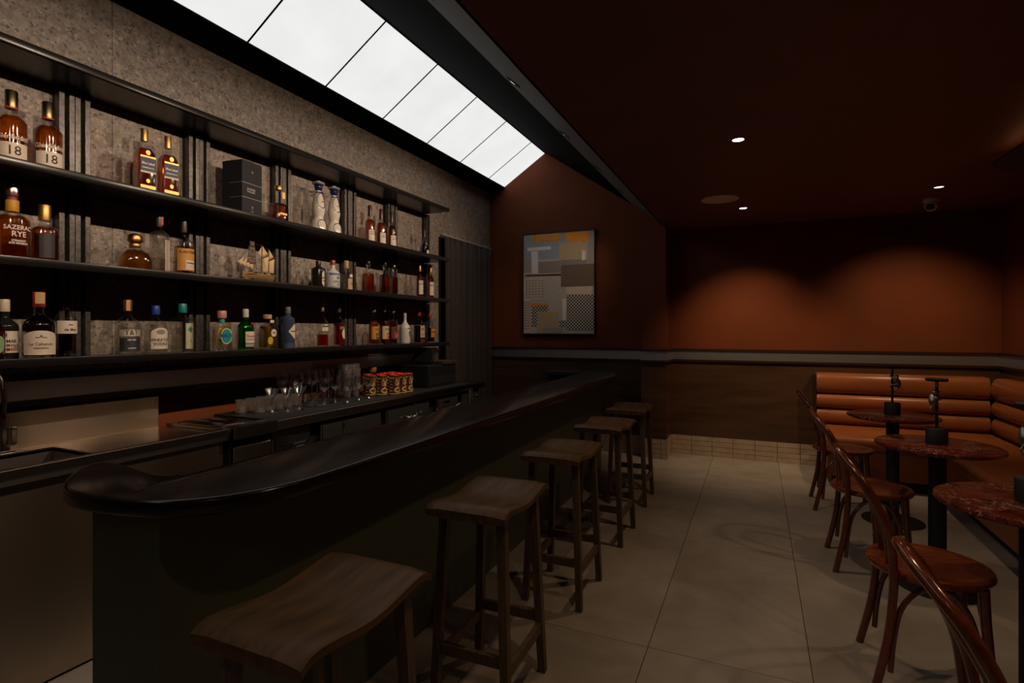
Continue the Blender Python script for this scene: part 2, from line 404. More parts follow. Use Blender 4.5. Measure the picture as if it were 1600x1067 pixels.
MB().box(-0.88, -0.868, 5.90, YB-0.012, 0.21, 1.03).build('wainscot', M['wains'], wp, smooth=False)
wr = struct(MB().box(XR, XR+0.1, YF, YB+0.1, 0, ZC+0.06).build('wall_right', M['wall'], smooth=False), 'brown lacquered wall behind the right-hand bench', 'wall')
MB().box(XR-0.012, XR, YF, YB, 0.21, 1.03).build('wainscot', M['wains'], wr, smooth=False)
struct(MB().box(XL-0.5, XR+0.1, YF-0.1, YF, 0, 3.7).build('wall_front', M['wall'], smooth=False), 'brown wall behind the photographer', 'wall')
DY0, DY1, DZ = 4.84, 6.0, 2.34
wl = struct(MB().box(XL-0.1, XL, YF, DY0, 0, 3.2).build('wall_left', M['wall'], smooth=False), 'stone clad wall behind the back bar shelves', 'wall')
MB().box(XL-0.1, XL, DY0, YE, DZ, 3.2).build('lintel', M['wall'], wl, smooth=False)
sl = [-2.2, -0.7, 0.5, 1.70, 2.90, 4.10, DY0]
for a, b in zip(sl[:-1], sl[1:]):
    MB().box(XL, XL+0.02, a+0.001, b-0.001, 1.165, 3.055, c=0.001).build('stone_slab', M['stone'], wl, smooth=False)
MB().box(XL, XL+0.02, DY0+0.001, YE-0.001, DZ, 3.055, c=0.001).build('stone_slab', M['stone'], wl, smooth=False)
# passage behind the curtain
MB().box(XL-0.5, XL-0.45, DY0-0.1, YE, 0, 2.5).build('passage_wall', M['matte_black'], wl, smooth=False)
MB().box(XL-0.5, XL-0.1, DY0-0.1, DY0-0.05, 0, 2.5).build('passage_wall', M['matte_black'], wl, smooth=False)
MB().box(XL-0.5, XL-0.1, DY0-0.1, YE, 2.5, 2.55).build('passage_wall', M['matte_black'], wl, smooth=False)
MB().box(XL-0.1, XL+0.024, DY0-0.005, DY0+0.035, 0, DZ).build('door_jamb', M['black_steel'], wl, smooth=False)

# ceiling: flat brown ceiling, sloped grey soffit with spots, black soffit, black frame round the lit panel
A = (-0.92, ZC); B = (-1.263, 2.754); Cc = (-2.282, 3.462); D = (-2.826, 3.108); E_ = (XL, 3.052)
ce = struct(MB().box(A[0], XR+0.1, YF, YB+0.1, ZC, ZC+0.06).build('ceiling', M['ceil'], smooth=False), 'low dark brown ceiling over the seating aisle', 'ceiling')
def slope(p, q, th=0.03, y0=YF, y1=YE):
    d = Vector((q[0]-p[0], q[1]-p[1])).normalized(); n = Vector((-d.y, d.x))
    if n.y < 0: n = -n
    pr = [(p[0], p[1]), (q[0], q[1]), (q[0]+n.x*th, q[1]+n.y*th), (p[0]+n.x*th, p[1]+n.y*th)]
    vs = [(x, y0, z) for x, z in pr] + [(x, y1, z) for x, z in pr]
    return MB().add(vs, [(0,1,2,3),(7,6,5,4),(0,4,5,1),(1,5,6,2),(2,6,7,3),(3,7,4,0)])
slope(A, B).build('sloped_soffit', M['grey_soffit'], ce, smooth=False)
slope(B, Cc).build('black_soffit', M['black_soffit'], ce, smooth=False)
slope(D, E_).build('black_soffit', M['black_soffit'], ce, smooth=False)
MB().box(XL-0.5, -0.9, YF, YE, 3.62, 3.68).build('roof_slab', M['black_soffit'], ce, smooth=False)
MB().box(A[0], A[0]+0.012, YF, YE, ZC, 3.62).build('bulkhead_side', M['black_soffit'], ce, smooth=False)
MB().box(XL-0.1, XL, YF, YE, 3.2, 3.62).build('bulkhead_side', M['black_soffit'], ce, smooth=False)

# backlit ceiling panel
lp = thing('backlit_ceiling_panel', 'long sloping white backlit ceiling panel above the bar', 'ceiling light', (0, 0, 0))
seams = [YF, -1.57, -0.92, -0.27, 0.39, 1.04, 1.69, 2.345, 3.0, 3.653, 4.31, 4.935, 5.597, YE-0.002]
dx, dz = Cc[0]-D[0], Cc[1]-D[1]; LN = sqrt(dx*dx+dz*dz); ux, uz = dx/LN, dz/LN; nx, nz = uz, -ux   # n points down into the room
for a, b in zip(seams[:-1], seams[1:]):
    a += 0.006; b -= 0.006; i = 0.012
    p = (D[0]+ux*i, D[1]+uz*i); q = (Cc[0]-ux*i, Cc[1]-uz*i); k = 0.012
    pr = [p, q, (q[0]-nx*k, q[1]-nz*k), (p[0]-nx*k, p[1]-nz*k)]
    vs = [(x, a, z) for x, z in pr] + [(x, b, z) for x, z in pr]
    MB().add(vs, [(0,1,2,3),(7,6,5,4),(0,4,5,1),(1,5,6,2),(2,6,7,3),(3,7,4,0)]).build('panel', M['panel'], lp, smooth=False)
for yq in seams[1:-1]:
    p = (D[0]+ux*0.011, D[1]+uz*0.011); q = (Cc[0]-ux*0.011, Cc[1]-uz*0.011); k = 0.012
    pr = [(p[0]+nx*0.002, p[1]+nz*0.002), (q[0]+nx*0.002, q[1]+nz*0.002), (q[0]-nx*k, q[1]-nz*k), (p[0]-nx*k, p[1]-nz*k)]
    vs = [(x, yq-0.0055, z) for x, z in pr] + [(x, yq+0.0055, z) for x, z in pr]
    MB().add(vs, [(0,1,2,3),(7,6,5,4),(0,4,5,1),(1,5,6,2),(2,6,7,3),(3,7,4,0)]).build('divider', M['black_soffit'], lp, smooth=False)
k0, k1 = 0.014, 0.03
pr = [(D[0]-nx*k0, D[1]-nz*k0), (Cc[0]-nx*k0, Cc[1]-nz*k0), (Cc[0]-nx*k1, Cc[1]-nz*k1), (D[0]-nx*k1, D[1]-nz*k1)]
vs = [(x, YF, z) for x, z in pr] + [(x, YE, z) for x, z in pr]
MB().add(vs, [(0,1,2,3),(7,6,5,4),(0,4,5,1),(1,5,6,2),(2,6,7,3),(3,7,4,0)]).build('backing', M['black_soffit'], lp, smooth=False)
for p in (D, Cc):
    sgn = 1 if p is D else -1
    q = (p[0]+sgn*ux*0.011, p[1]+sgn*uz*0.011); k = 0.014
    pr = [(p[0]+nx*0.004, p[1]+nz*0.004), (q[0]+nx*0.004, q[1]+nz*0.004), (q[0]-nx*k, q[1]-nz*k), (p[0]-nx*k, p[1]-nz*k)]
    vs = [(x, YF, z) for x, z in pr] + [(x, YE, z) for x, z in pr]
    MB().add(vs, [(0,1,2,3),(7,6,5,4),(0,4,5,1),(1,5,6,2),(2,6,7,3),(3,7,4,0)]).build('edge_trim', M['matte_black'], lp, smooth=False)

# wainscot rails: steel strip with dark cap and a dark strip below
def rail(n, x0, x1, y0, y1, out):
    # box footprint of the steel strip, out = which way it faces
    ox, oy = out
    def grow(a):
        return (x0 + (ox*a if ox < 0 else 0), x1 + (ox*a if ox > 0 else 0), y0 + (oy*a if oy < 0 else 0), y1 + (oy*a if oy > 0 else 0))
    t = struct(MB().box(*grow(0), 1.045, 1.140).build('trim_%d' % n, M['rail_steel'], smooth=False), ['brushed steel dado rail on the seating back wall', 'brushed steel dado rail under the painting', 'brushed steel dado rail wrapping the pilaster front', 'brushed steel dado rail on the pilaster return', 'brushed steel dado rail on the right wall', 'brushed steel dado rail behind the back bar counter'][n-1], 'rail')
    MB().box(*grow(0.012), 1.140, 1.162).build('cap', M['trim_dark'], t, smooth=False)
    MB().box(*grow(0.010), 1.022, 1.045).build('lower_strip', M['trim_dark'], t, smooth=False)
rail(1, -0.858, XR-0.02, YB-0.022, YB, (0, -1))
rail(2, XL+0.022, -1.14, YE-0.022, YE, (0, -1))
rail(3, -1.14, -0.858, 5.878, 5.90, (0, -1))
rail(4, -0.88, -0.858, 5.90, YB-0.022, (1, 0))
rail(5, XR-0.022, XR, YF, YB-0.022, (-1, 0))
rail(6, XL, XL+0.022, YF, DY0-0.01, (1, 0))

# tiled skirting
def skirt(name, label, axis, a0, a1, fixed, out, step=0.211, first=None):
    base = None
    t = 0.014
    def bx(u0, u1, z0, z1, d):
        if axis == 'x':
            y0, y1 = (fixed - d, fixed) if out < 0 else (fixed, fixed + d)
            return MB().box(u0, u1, y0, y1, z0, z1)
        x0, x1 = (fixed - d, fixed) if out < 0 else (fixed, fixed + d)
        return MB().box(x0, x1, u0, u1, z0, z1)
    base = struct(bx(a0, a1, 0.0, 0.209, 0.008).build(name, M['grout'], smooth=False), label, 'baseboard')
    u = first if first is not None else a0
    while u < a1 - 0.01:
        u1 = min(u + step, a1)
        for r in range(4):
            bx(max(u, a0)+0.0022, u1-0.0022, 0.0525*r+0.0018, 0.0525*(r+1)-0.0018, t).build('tile', M['kick_tile'], base, smooth=False)
        u += step
skirt('baseboard_back', 'beige tiled skirting along the seating back wall', 'x', -0.866, 0.62, YB, -1)
skirt('baseboard_pilaster', 'beige tiled skirting across the pilaster foot', 'x', -1.14, -0.866, 5.90, -1)
skirt('baseboard_return', 'beige tiled skirting on the pilaster return', 'y', 5.90, YB-0.014, -0.88, 1)
skirt('baseboard_end', 'beige tiled skirting below the painting wall', 'x', -1.98, -1.14, YE, -1)

# ------------------------------------------------------------------ ceiling fittings
def downlight(x, y, label, aim, e=DOWN_ENERGY, size=118, dim=False):
    t = thing('recessed_downlight', label, 'downlight', (x, y, ZC), 0, 'recessed ceiling downlights')
    MB().lathe([(0.036, -0.0005), (0.040, -0.003), (0.034, -0.004), (0.033, 0.0), (0.033, -0.0005)], 24).build('trim_ring', M['matte_black'], t)
    MB().lathe([(0.0, -0.0022), (0.031, -0.0022), (0.031, -0.0004), (0, -0.0004)], 20).build('lens', M['lens_dim'] if dim else M['lens'], t)
    spot('bulb', t, (0, 0, -0.012), (aim[0]-x, aim[1]-y, -ZC), e, size, 1.0, 0.03)
downlight(-0.10, 3.405, 'bright round downlight in the middle of the dark ceiling', (-0.10, 3.4))
downlight(-0.116, 5.34, 'small bright downlight just behind the round ceiling speaker', (-0.08, 6.45), e=DOWN_ENERGY*3.4, size=86)
downlight(1.277, 5.17, 'dim downlight seen edge-on above the dome camera', (1.28, 6.7), e=DOWN_ENERGY*2.7, size=90, dim=True)
for (x, y), lb in zip([(-0.1, 1.47), (1.277, 3.3), (1.277, 1.4), (-0.1, -0.5)], ['downlight overhead by the second bar stool', 'downlight above the middle marble tables', 'downlight above the nearest marble table', 'downlight above the photographer']):
    downlight(x, y, lb, (x, y))
tm_ = [('grey sloped soffit spot nearest the frame top', 1.80), ('first visible recessed spot in the sloped grey soffit', 2.65), ('middle recessed spot slot in the sloped grey soffit', 3.50), ('farthest recessed spot slot in the sloped soffit by the end wall', 4.35), ('recessed soffit spot beside the end wall', 5.15), ('recessed soffit spot over the steel sink', 0.95), ('recessed soffit spot behind the photographer', 0.10)]
sd = Vector((B[0]-A[0], 0, B[1]-A[1])).normalized(); sn = Vector((-sd.z, 0, sd.x))
if sn.z > 0: sn = -sn
for lb, y in tm_:
    px = -1.19; pz = ZC + (B[1]-ZC) * (px-A[0])/(B[0]-A[0])
    t = thing('soffit_spotlight', lb, 'spotlight', (px, y, pz), 0, 'spotlights in the sloped soffit')
    mx = Matrix((( sd.x, 0, -sn.x), (0, 1, 0), (sd.z, 0, -sn.z))).to_4x4()
    MB().lathe([(0.030, -0.001), (0.046, -0.001), (0.048, -0.004), (0.030, -0.006), (0.028, -0.001)], 24, mtx=mx).build('trim_ring', M['matte_black'], t)
    MB().lathe([(0, -0.003), (0.022, -0.003), (0.022, -0.001), (0, -0.001)], 16, mtx=mx).build('lens', M['lens_dim'], t)
    l = sn * 0.02
    if y == 5.15: spot('bulb', t, l, (-2.117-px, YE-y, 1.85-pz), 10.0, 58, 1.0, 0.012, SPOT_TINT)
    else: spot('bulb', t, l, (-3.04-px, 0.0, 1.62-pz), SPOT_ENERGY, 100, 0.8, 0.012, SPOT_TINT)
sp = thing('ceiling_speaker', 'round beige ceiling speaker grille beside a small downlight', 'speaker', (-0.285, 4.885, ZC))
MB().lathe([(0.0, -0.006), (0.135, -0.006), (0.135, -0.001), (0, -0.001)], 40).build('grille', M['speaker'], sp)
MB().lathe([(0.137, -0.001), (0.150, -0.001), (0.150, -0.007), (0.140, -0.009), (0.137, -0.007)], 40).build('rim', M['speaker'], sp)
dc = thing('security_camera', 'white dome security camera hanging by the back wall', 'camera', (1.335, 5.62, ZC))
MB().lathe([(0, -0.03), (0.05, -0.03), (0.058, -0.02), (0.058, 0.0), (0, 0.0)], 24).build('mount', M['white'], dc)
bl = MB().lathe([(0.0, -0.105), (0.022, -0.1), (0.040, -0.085), (0.050, -0.06), (0.046, -0.035), (0.03, -0.026), (0, -0.026)], 24).build('dome', M['white'], dc)
mx = Matrix.Translation((-0.014, -0.036, -0.072)) @ (Vector((-0.25, -0.8, -0.45)).to_track_quat('Z', 'Y').to_matrix().to_4x4())
MB().lathe([(0.027, -0.004), (0.029, 0.006), (0.020, 0.012), (0.0, 0.009)], 20, mtx=mx).build('lens', M['black_plastic'], bl)
tag(MB().tube([(1.335, YB-0.004, 2.40), (1.335, YB-0.006, 2.32), (1.27, YB-0.006, 2.30), (1.10, YB-0.006, 2.285), (0.92, YB-0.006, 2.28)], 0.004, 6).build('camera_cable', M['matte_black']), 'thin black cable running along the wall below the dome camera', 'cable')
# slanted cove flap at the right wall with its lamp strip
cv = thing('cove_light_flap', 'black slanted cove flap glowing at the right ceiling edge', 'light fitting', (0, 0, 0))
pr = [(1.31, 2.378), (XR, 2.05), (XR, 2.07), (1.32, 2.394)]
vs = [(x, 0.6, z) for x, z in pr] + [(x, 4.27, z) for x, z in pr]
MB().add(vs, [(0,1,2,3),(7,6,5,4),(0,4,5,1),(1,5,6,2),(2,6,7,3),(3,7,4,0)]).build('flap', M['matte_black'], cv, smooth=False)
MB().box(1.375, 1.415, 0.7, 4.2, 2.352, 2.368).build('lamp_strip', M['matte_black'], cv, smooth=False)
for yy in (1.6, 3.4):
    d = bpy.data.lights.new('cove_bulb', 'AREA'); d.shape = 'RECTANGLE'; d.size = 0.03; d.size_y = 1.7; d.energy = COVE_ENERGY; d.color = (1.0, 0.48, 0.20)
    o = bpy.data.objects.new('cove_bulb', d); COL.objects.link(o); o.location = (1.395, yy, 2.372); o.rotation_euler = (radians(180), 0, 0); o.parent = cv

# ------------------------------------------------------------------ the bar
bar = thing('bar_counter', 'long dark timber topped bar with dark green front', 'bar', (0, 0, 0))
ctrl = [(-1.195,4.6),(-1.180,2.6),(-1.176,1.35),(-1.19,1.13),(-1.225,1.025),(-1.275,.95),(-1.36,.885),(-1.484,.848),(-1.606,.835),(-1.71,.845),(-1.79,.88),(-1.86,.93),(-1.92,.985),(-1.942,1.035),(-1.93,1.068),(-1.88,1.078),(-1.80,1.068),(-1.68,1.045),(-1.60,1.04),(-1.562,1.07),(-1.553,1.16),(-1.556,2.2),(-1.575,3.6),(-1.605,5.2),(-1.62,5.58),(-1.60,5.70),(-1.53,5.70),(-1.40,5.58),(-1.285,5.35),(-1.225,5.1)]
ctrl = [(x, y, 0) for x, y in ctrl][::-1]
outl = [(p.x, p.y) for p in catmull(ctrl, 4, True)]
def area(pl): return sum(pl[i-1][0]*pl[i][1]-pl[i][0]*pl[i-1][1] for i in range(len(pl)))
if area(outl) < 0: outl = outl[::-1]
MB().prism(outl, 0.893, 0.94, c=0.010).build('bar_top', M['bar_top'], bar, ang=50)
body = [(-1.67,.89),(-1.385,.89),(-1.385,5.10),(-1.40,5.24),(-1.45,5.36),(-1.53,5.44),(-1.62,5.48),(-1.67,5.49)]
MB().prism(body, 0.0, 0.893).build('bar_front', M['bar_green'], bar, ang=30)
MB().box(-1.82, -1.67, 1.3, 5.3, 0.78, 0.80).build('under_shelf', M['dark_steel'], bar, smooth=False)
MB().box(-1.68, -1.67, 0.90, 5.45, 0.0, 0.893).build('back_panel', M['underbar'], bar, smooth=False)
# black flap closing the bar's far end
t = thing('bar_flap', 'black flap ledge closing the far end of the bar', 'bar flap', (0, 0, 0))
MB().box(-2.02, -1.63, 5.30, 5.56, 0.905, 0.938, c=0.004).build('flap_top', M['matte_black'], t, smooth=False)
MB().box(-2.00, -1.97, 5.32, 5.54, 0.0, 0.905).build('flap_leg', M['matte_black'], t, smooth=False)
MB().box(-1.97, -1.68, 5.50, 5.53, 0.10, 0.905).build('flap_gate', M['matte_black'], t, smooth=False)

# tap and glass rinser on the shelf behind the bar
t = thing('bar_tap', 'brushed steel swan neck tap behind the far half of the bar', 'tap', (-1.75, 3.205, 0.80))
MB().lathe([(0.02, 0), (0.02, 0.012), (0.017, 0.02), (0.017, 0.165), (0.019, 0.17), (0.019, 0.178), (0, 0.178)], 16).build('tap_body', M['chrome'], t)
MB().tube(catmull([(0, -0.01, 0.075), (0, -0.06, 0.085), (0, -0.13, 0.088), (0, -0.19, 0.078), (0, -0.225, 0.055), (0, -0.235, 0.03)], 4), 0.0105, 10).build('spout', M['chrome'], t)
MB().bar((0, -0.015, 0.172), (0, -0.12, 0.172), 0.012, 0.006).build('lever', M['chrome'], t)
t = thing('glass_rinser', 'round chrome glass rinser behind the middle of the bar', 'glass rinser', (-1.75, 2.52, 0.80))
MB().lathe([(0.0, 0.0), (0.05, 0.0), (0.05, 0.075), (0.062, 0.078), (0.062, 0.086), (0.05, 0.088), (0.045, 0.08), (0, 0.08)], 24).build('basin', M['chrome'], t)
for a in range(3):
    MB().bar((0.05*cos(a*2.1), 0.05*sin(a*2.1), 0.089), (0, 0, 0.089), 0.008, 0.006).build('arm', M['chrome'], t)
MB().lathe([(0.006, 0.086), (0.006, 0.10), (0.0, 0.102)], 10).build('nozzle', M['chrome'], t)
MB().tube([(0.0, 0.055, 0.0), (0.0, 0.055, 0.15), (0.0, 0.03, 0.155)], 0.004, 8).build('pipe', M['chrome'], t)
t = thing('bottle_drainer', 'small chrome wire drainer tray beside the swan neck tap', 'drainer', (-1.75, 2.98, 0.80))
for k in range(6): MB().tube([(-0.05, -0.11+0.045*k, 0.075), (0.05, -0.11+0.045*k, 0.075)], 0.003, 6).build('wire', M['chrome'], t)
MB().tube([(-0.05, -0.115, 0.08), (0.05, -0.115, 0.08), (0.05, 0.12, 0.08), (-0.05, 0.12, 0.08)], 0.005, 6, closed=True).build('frame', M['chrome'], t)
for x in (-0.045, 0.045):
    for y in (-0.10, 0.105): MB().tube([(x, y, 0), (x, y, 0.08)], 0.004, 6).build('leg', M['chrome'], t)

# ------------------------------------------------------------------ back bar shelving
SH = [(2.535, 'topmost'), (2.052, 'second'), (1.658, 'third'), (1.245, 'lowest')]
XS0, XS1 = XL+0.02, -2.72
for z, wd in SH:
    top = (wd == 'topmost')
    x1 = XS1 if not top else XS1
    t = thing('bar_shelf', {'topmost': 'topmost empty black shelf of the back bar', 'second': 'second black shelf carrying the highest row of bottles', 'third': 'third black shelf carrying the model ship and bottles', 'lowest': 'lowest black shelf carrying the gins and liqueurs'}[wd], 'shelf', (0, 0, 0), 0, 'back bar shelves')
    MB().box(XS0, x1, -2.1, 4.53, z-0.028, z, c=0.003).build('board', M['black_steel'], t, smooth=False)
    pts = [(x1, -2.1, z-0.006), (x1, 4.53, z-0.006)]
    MB().box(x1, x1+0.012, -2.1, 4.535, z-0.028, z+0.008, c=0.005).build('nosing', M['black_steel'], t, smooth=True)
# upright posts, each four slats on a black back plate
ups = [0.80, 1.505, 2.140, 2.755, 3.430, 3.985, 4.557]
for i, y in enumerate(ups):
    t = thing('shelf_upright', ['black slatted shelf upright out of frame on the left', 'leftmost full slatted upright, right of the tall amber whiskies', 'slatted shelf upright just left of the black gift box', 'slatted shelf upright right of the model ship', 'slatted shelf upright right of the two white ceramic tequila bottles', 'slatted shelf upright beside three white-labelled whisky bottles', 'end upright of the shelving beside the curtain'][i], 'upright', (0, y, 0), 0, 'back bar shelf uprights')
    for (zb, _), (za, _) in zip(SH[1:], SH[:-1]):
        z0, z1 = zb, za-0.028
        x = XL+0.02
        if i < 6:
            MB().box(x, x+0.022, -0.066, 0.066, z0, z1).build('back_plate', M['matte_black'], t, smooth=False)
            for c in (-0.054, -0.0125, 0.0125, 0.054):
                MB().box(x+0.022, x+0.058, c-0.0115, c+0.0115, z0+0.001, z1-0.001, c=0.002).build('slat', M['slat_metal'], t, smooth=False)
        else:
            MB().box(x, x+0.022, -0.03, 0.03, z0, z1).build('back_plate', M['matte_black'], t, smooth=False)
            for c in (-0.02, 0.02):
                MB().box(x+0.022, x+0.058, c-0.008, c+0.008, z0+0.001, z1-0.001, c=0.002).build('slat', M['slat_metal'], t, smooth=False)

# ------------------------------------------------------------------ back counter units
ZT = 0.86
sb = thing('sink_bench', 'stainless steel sink bench with splashback at far left', 'sink bench', (0, 0, 0))
y0, y1, xb, xf = -0.6, 1.955, -3.0, -2.478
sy0, sy1, sx0, sx1 = 0.55, 1.40, -2.93, -2.56
mb = MB()
for bx in [(xb, xf-0.03, y0, sy0), (xb, xf-0.03, sy1, y1), (xb, sx0, sy0, sy1), (sx1, xf-0.03, sy0, sy1)]: mb.box(*bx, 0.818, 0.836)
mb.build('bench_top', M['steel'], sb, smooth=False)
MB().box(xf-0.03, xf, y0, y1, 0.818, ZT, c=0.004).build('front_rim', M['steel'], sb, smooth=False)
bw = MB(); bw.box(sx0-0.004, sx0, sy0, sy1, 0.60, 0.83); bw.box(sx1, sx1+0.004, sy0, sy1, 0.60, 0.83); bw.box(sx0, sx1, sy0-0.004, sy0, 0.60, 0.83); bw.box(sx0, sx1, sy1, sy1+0.004, 0.60, 0.83); bw.box(sx0, sx1, sy0, sy1, 0.596, 0.60)
bw.build('sink_bowl', M['dark_steel'], sb, smooth=False)
MB().box(xb-0.02, xb, y0, y1-0.03, 0.836, 1.005, c=0.002).build('splashback', M['steel_front'], sb, smooth=False)
MB().box(xf-0.022, xf-0.002, y0, y1, 0.800, 0.818).build('rim_return', M['dark_steel'], sb, smooth=False)
MB().box(-2.54, -2.505, y0, 1.36, 0.012, 0.800, c=0.002).build('front_panel', M['steel_front'], sb, smooth=False)
MB().box(-2.525, -2.495, 1.43, 1.93, 0.10, 0.795, c=0.003).build('cupboard_door', M['steel_front'], sb, smooth=False)
MB().box(-2.99, -2.54, y0, 1.94, 0.06, 0.58).build('carcass', M['matte_black'], sb, smooth=False)
for y in (-0.5, 1.38, 1.92): MB().box(-2.57, -2.53, y-0.018, y+0.018, 0.0, 0.81).build('leg', M['dark_steel'], sb, smooth=False)

t = thing('gooseneck_tap', 'tall gooseneck kitchen tap at the left edge of the sink bench', 'tap', (-2.965, 1.235, 0.836))
MB().box(-0.028, 0.028, -0.04, 0.03, 0.0, 0.012, c=0.003).build('tap_plate', M['chrome'], t, smooth=False)
MB().lathe([(0.022, 0.012), (0.022, 0.10), (0.018, 0.105), (0.018, 0.15), (0.011, 0.18), (0, 0.18)], 16).build('tap_body', M['chrome'], t)
MB().tube(catmull([(0, 0, 0.17), (0, 0.003, 0.24), (0.0, -0.004, 0.30), (0.02, -0.03, 0.35), (0.06, -0.08, 0.375), (0.10, -0.13, 0.35), (0.12, -0.155, 0.28)], 5), 0.010, 10).build('spout', M['chrome'], t)
MB().box(0.022, 0.040, 0.012, 0.032, 0.035, 0.115, c=0.003).build('handle', M['chrome'], t, smooth=False)

ib = thing('ice_well', 'steel ice well with sliding lids between sink bench and fridge counter', 'ice well', (0, 0, 0))
y0, y1 = 1.965, 2.235
mb = MB(); mb.box(-3.0, -2.93, y0, y1, 0.80, 0.85); mb.box(-2.55, -2.45, y0, y1, 0.80, 0.862); mb.box(-2.93, -2.55, y0, y0+0.02, 0.80, 0.85); mb.box(-2.93, -2.55, y1-0.02, y1, 0.80, 0.85)
mb.build('rim', M['steel'], ib, smooth=False)
MB().box(-2.92, -2.56, y0+0.012, y0+0.145, 0.850, 0.862, c=0.002).build('lid', M['dark_steel'], ib, smooth=False)
MB().box(-2.92, -2.56, y0+0.125, y1-0.012, 0.836, 0.848, c=0.002).build('lid', M['dark_steel'], ib, smooth=False)
MB().box(-2.60, -2.57, y0+0.03, y0+0.12, 0.862, 0.868).build('lid_grip', M['chrome'], ib, smooth=False)
MB().box(-2.98, -2.50, y0+0.005, y1-0.005, 0.05, 0.80).build('body', M['matte_black'], ib, smooth=False)
MB().box(-2.50, -2.475, y0+0.01, y1-0.02, 0.12, 0.755, c=0.004).build('door', M['steel_front'], ib, smooth=False)
MB().box(-2.48, -2.46, y0, y1, 0.80, 0.862, c=0.002).build('front_rim', M['steel'], ib, smooth=False)

fr = thing('fridge_counter', 'long low back bar fridge counter with dark top', 'fridge', (0, 0, 0))
y0, y1 = 2.245, 4.83
MB().box(-3.0, -2.475, y0, y1, 0.800, 0.852, c=0.003).build('counter_top', M['dark_steel'], fr, smooth=False)
MB().box(-3.0, -2.54, y0+0.01, y1-0.01, 0.08, 0.80).build('carcass', M['matte_black'], fr, smooth=False)
MB().box(-2.54, -2.515, y0+0.01, y0+0.30, 0.10, 0.785, c=0.002).build('machine_cover', M['dark_steel'], fr, smooth=False)
for k in range(11): MB().box(-2.516, -2.506, y0+0.03, y0+0.125, 0.53+0.021*k, 0.541+0.021*k).build('louvre', M['black_plastic'], fr, smooth=False)
cp = MB().box(-2.516, -2.508, y0+0.145, y0+0.275, 0.60, 0.70, c=0.002).build('control_panel', M['black_plastic'], fr, smooth=False)
MB().box(-2.509, -2.5065, y0+0.16, y0+0.255, 0.688, 0.697).build('blue_strip', plain((0.02, 0.09, 0.16)), cp, smooth=False)
MB().box(-2.509, -2.5065, y0+0.185, y0+0.245, 0.668, 0.674).build('brand_bar', plain((0.42, 0.25, 0.18)), cp, smooth=False)
dg = MB()
for k, ch in enumerate((0, 1)):
    o_ = y0+0.19+0.026*k
    for seg in [(0, .016, .634, .637), (0, .016, .646, .649), (0, .016, .622, .625), (0, .003, .622, .649), (.013, .016, .622, .649)]:
        dg.box(-2.509, -2.5068, o_+seg[0], o_+seg[1], seg[2], seg[3])
dg.build('display_digits', mat('red_digits', (0.1, 0.01, 0.01), 0.4, emit=((1, 0.08, 0.05), 0.06)), cp, smooth=False)
doors = [(2.62, 3.22), (3.28, 3.86), (3.98, 4.34), (4.40, 4.76)]
for k, (a, b) in enumerate(doors):
    dr = MB().box(-2.54, -2.500, a, b, 0.10, 0.775, c=0.006).build('door', M['dark_steel'], fr, smooth=False)
    MB().box(-2.501, -2.494, a+0.012, b-0.012, 0.12, 0.765, c=0.003).build('door_panel', plain((0.035, 0.032, 0.03), 0.25), dr, smooth=False)
    if k == 0: MB().tube(catmull([(-2.495, a+0.19, 0.77), (-2.478, a+0.195, 0.72), (-2.476, a+0.2, 0.60), (-2.478, a+0.19, 0.45), (-2.495, a+0.185, 0.40)], 5), 0.006, 8).build('door_handle', M['chrome'], dr)
    elif k == 2: MB().box(-2.496, -2.486, a+0.10, a+0.20, 0.735, 0.745).build('door_handle', M['chrome'], dr, smooth=False)
    elif k == 3: MB().lathe([(0.008, 0), (0.008, 0.012), (0, 0.014)], 10, mtx=Matrix.Translation((-2.494, b-0.06, 0.73)) @ Matrix.Rotation(pi/2, 4, 'Y')).build('door_lock', M['chrome'], dr)
    else: MB().lathe([(0.011, 0), (0.011, 0.006), (0, 0.008)], 12, mtx=Matrix.Translation((-2.494, b-0.14, 0.70)) @ Matrix.Rotation(pi/2, 4, 'Y')).build('blue_badge', plain((0.05, 0.16, 0.22)), dr)
for y in (2.30, 3.25, 3.92, 4.78): MB().lathe([(0.02, 0), (0.02, 0.08)], 10, mtx=Matrix.Translation((-2.62, y, 0))).build('foot', M['matte_black'], fr)
tag(MB().box(-2.99, -2.50, 2.20+0.05, 4.55, 0.852, 0.860, c=0.002).build('bar_mat', M['matte_black'], smooth=False), 'black rubber mat under the glasses on the fridge counter', 'mat')

# till: black cabinet with a tilted tablet
t = thing('till_cabinet', 'black till cabinet at the far end of the back counter', 'cabinet', (-2.74, 4.28, 0.852), 0.0)
MB().box(-0.16, 0.13, -0.27, 0.20, 0.008, 0.20, c=0.004).build('case', M['black_plastic'], t, smooth=False)
MB().box(0.13, 0.134, -0.25, 0.18, 0.03, 0.10).build('drawer', M['matte_black'], t, smooth=False)
MB().box(-0.16, 0.14, -0.02, 0.22, 0.20, 0.23, c=0.004).build('lid', plain((0.05, 0.03, 0.02)), t, smooth=False)
t = thing('till_tablet', 'black tablet till screen tilted on its stand', 'tablet', (-2.75, 4.16, 1.0525))
MB().lathe([(0.055, 0), (0.055, 0.008), (0.012, 0.012), (0.012, 0.05), (0, 0.05)], 18).build('stand', M['black_plastic'], t)
mx = Matrix.Translation((0, 0, 0.085)) @ Matrix.Rotation(radians(0), 4, 'Z') @ Matrix.Rotation(radians(-38), 4, 'X')
scn = MB().box(-0.11, 0.11, -0.006, 0.006, -0.075, 0.085, mtx=mx, c=0.003).build('tablet', M['black_plastic'], t, smooth=False)
MB().box(-0.10, 0.10, -0.0075, -0.006, -0.065, 0.075, mtx=mx).build('screen', M['tablet'], scn, smooth=False)
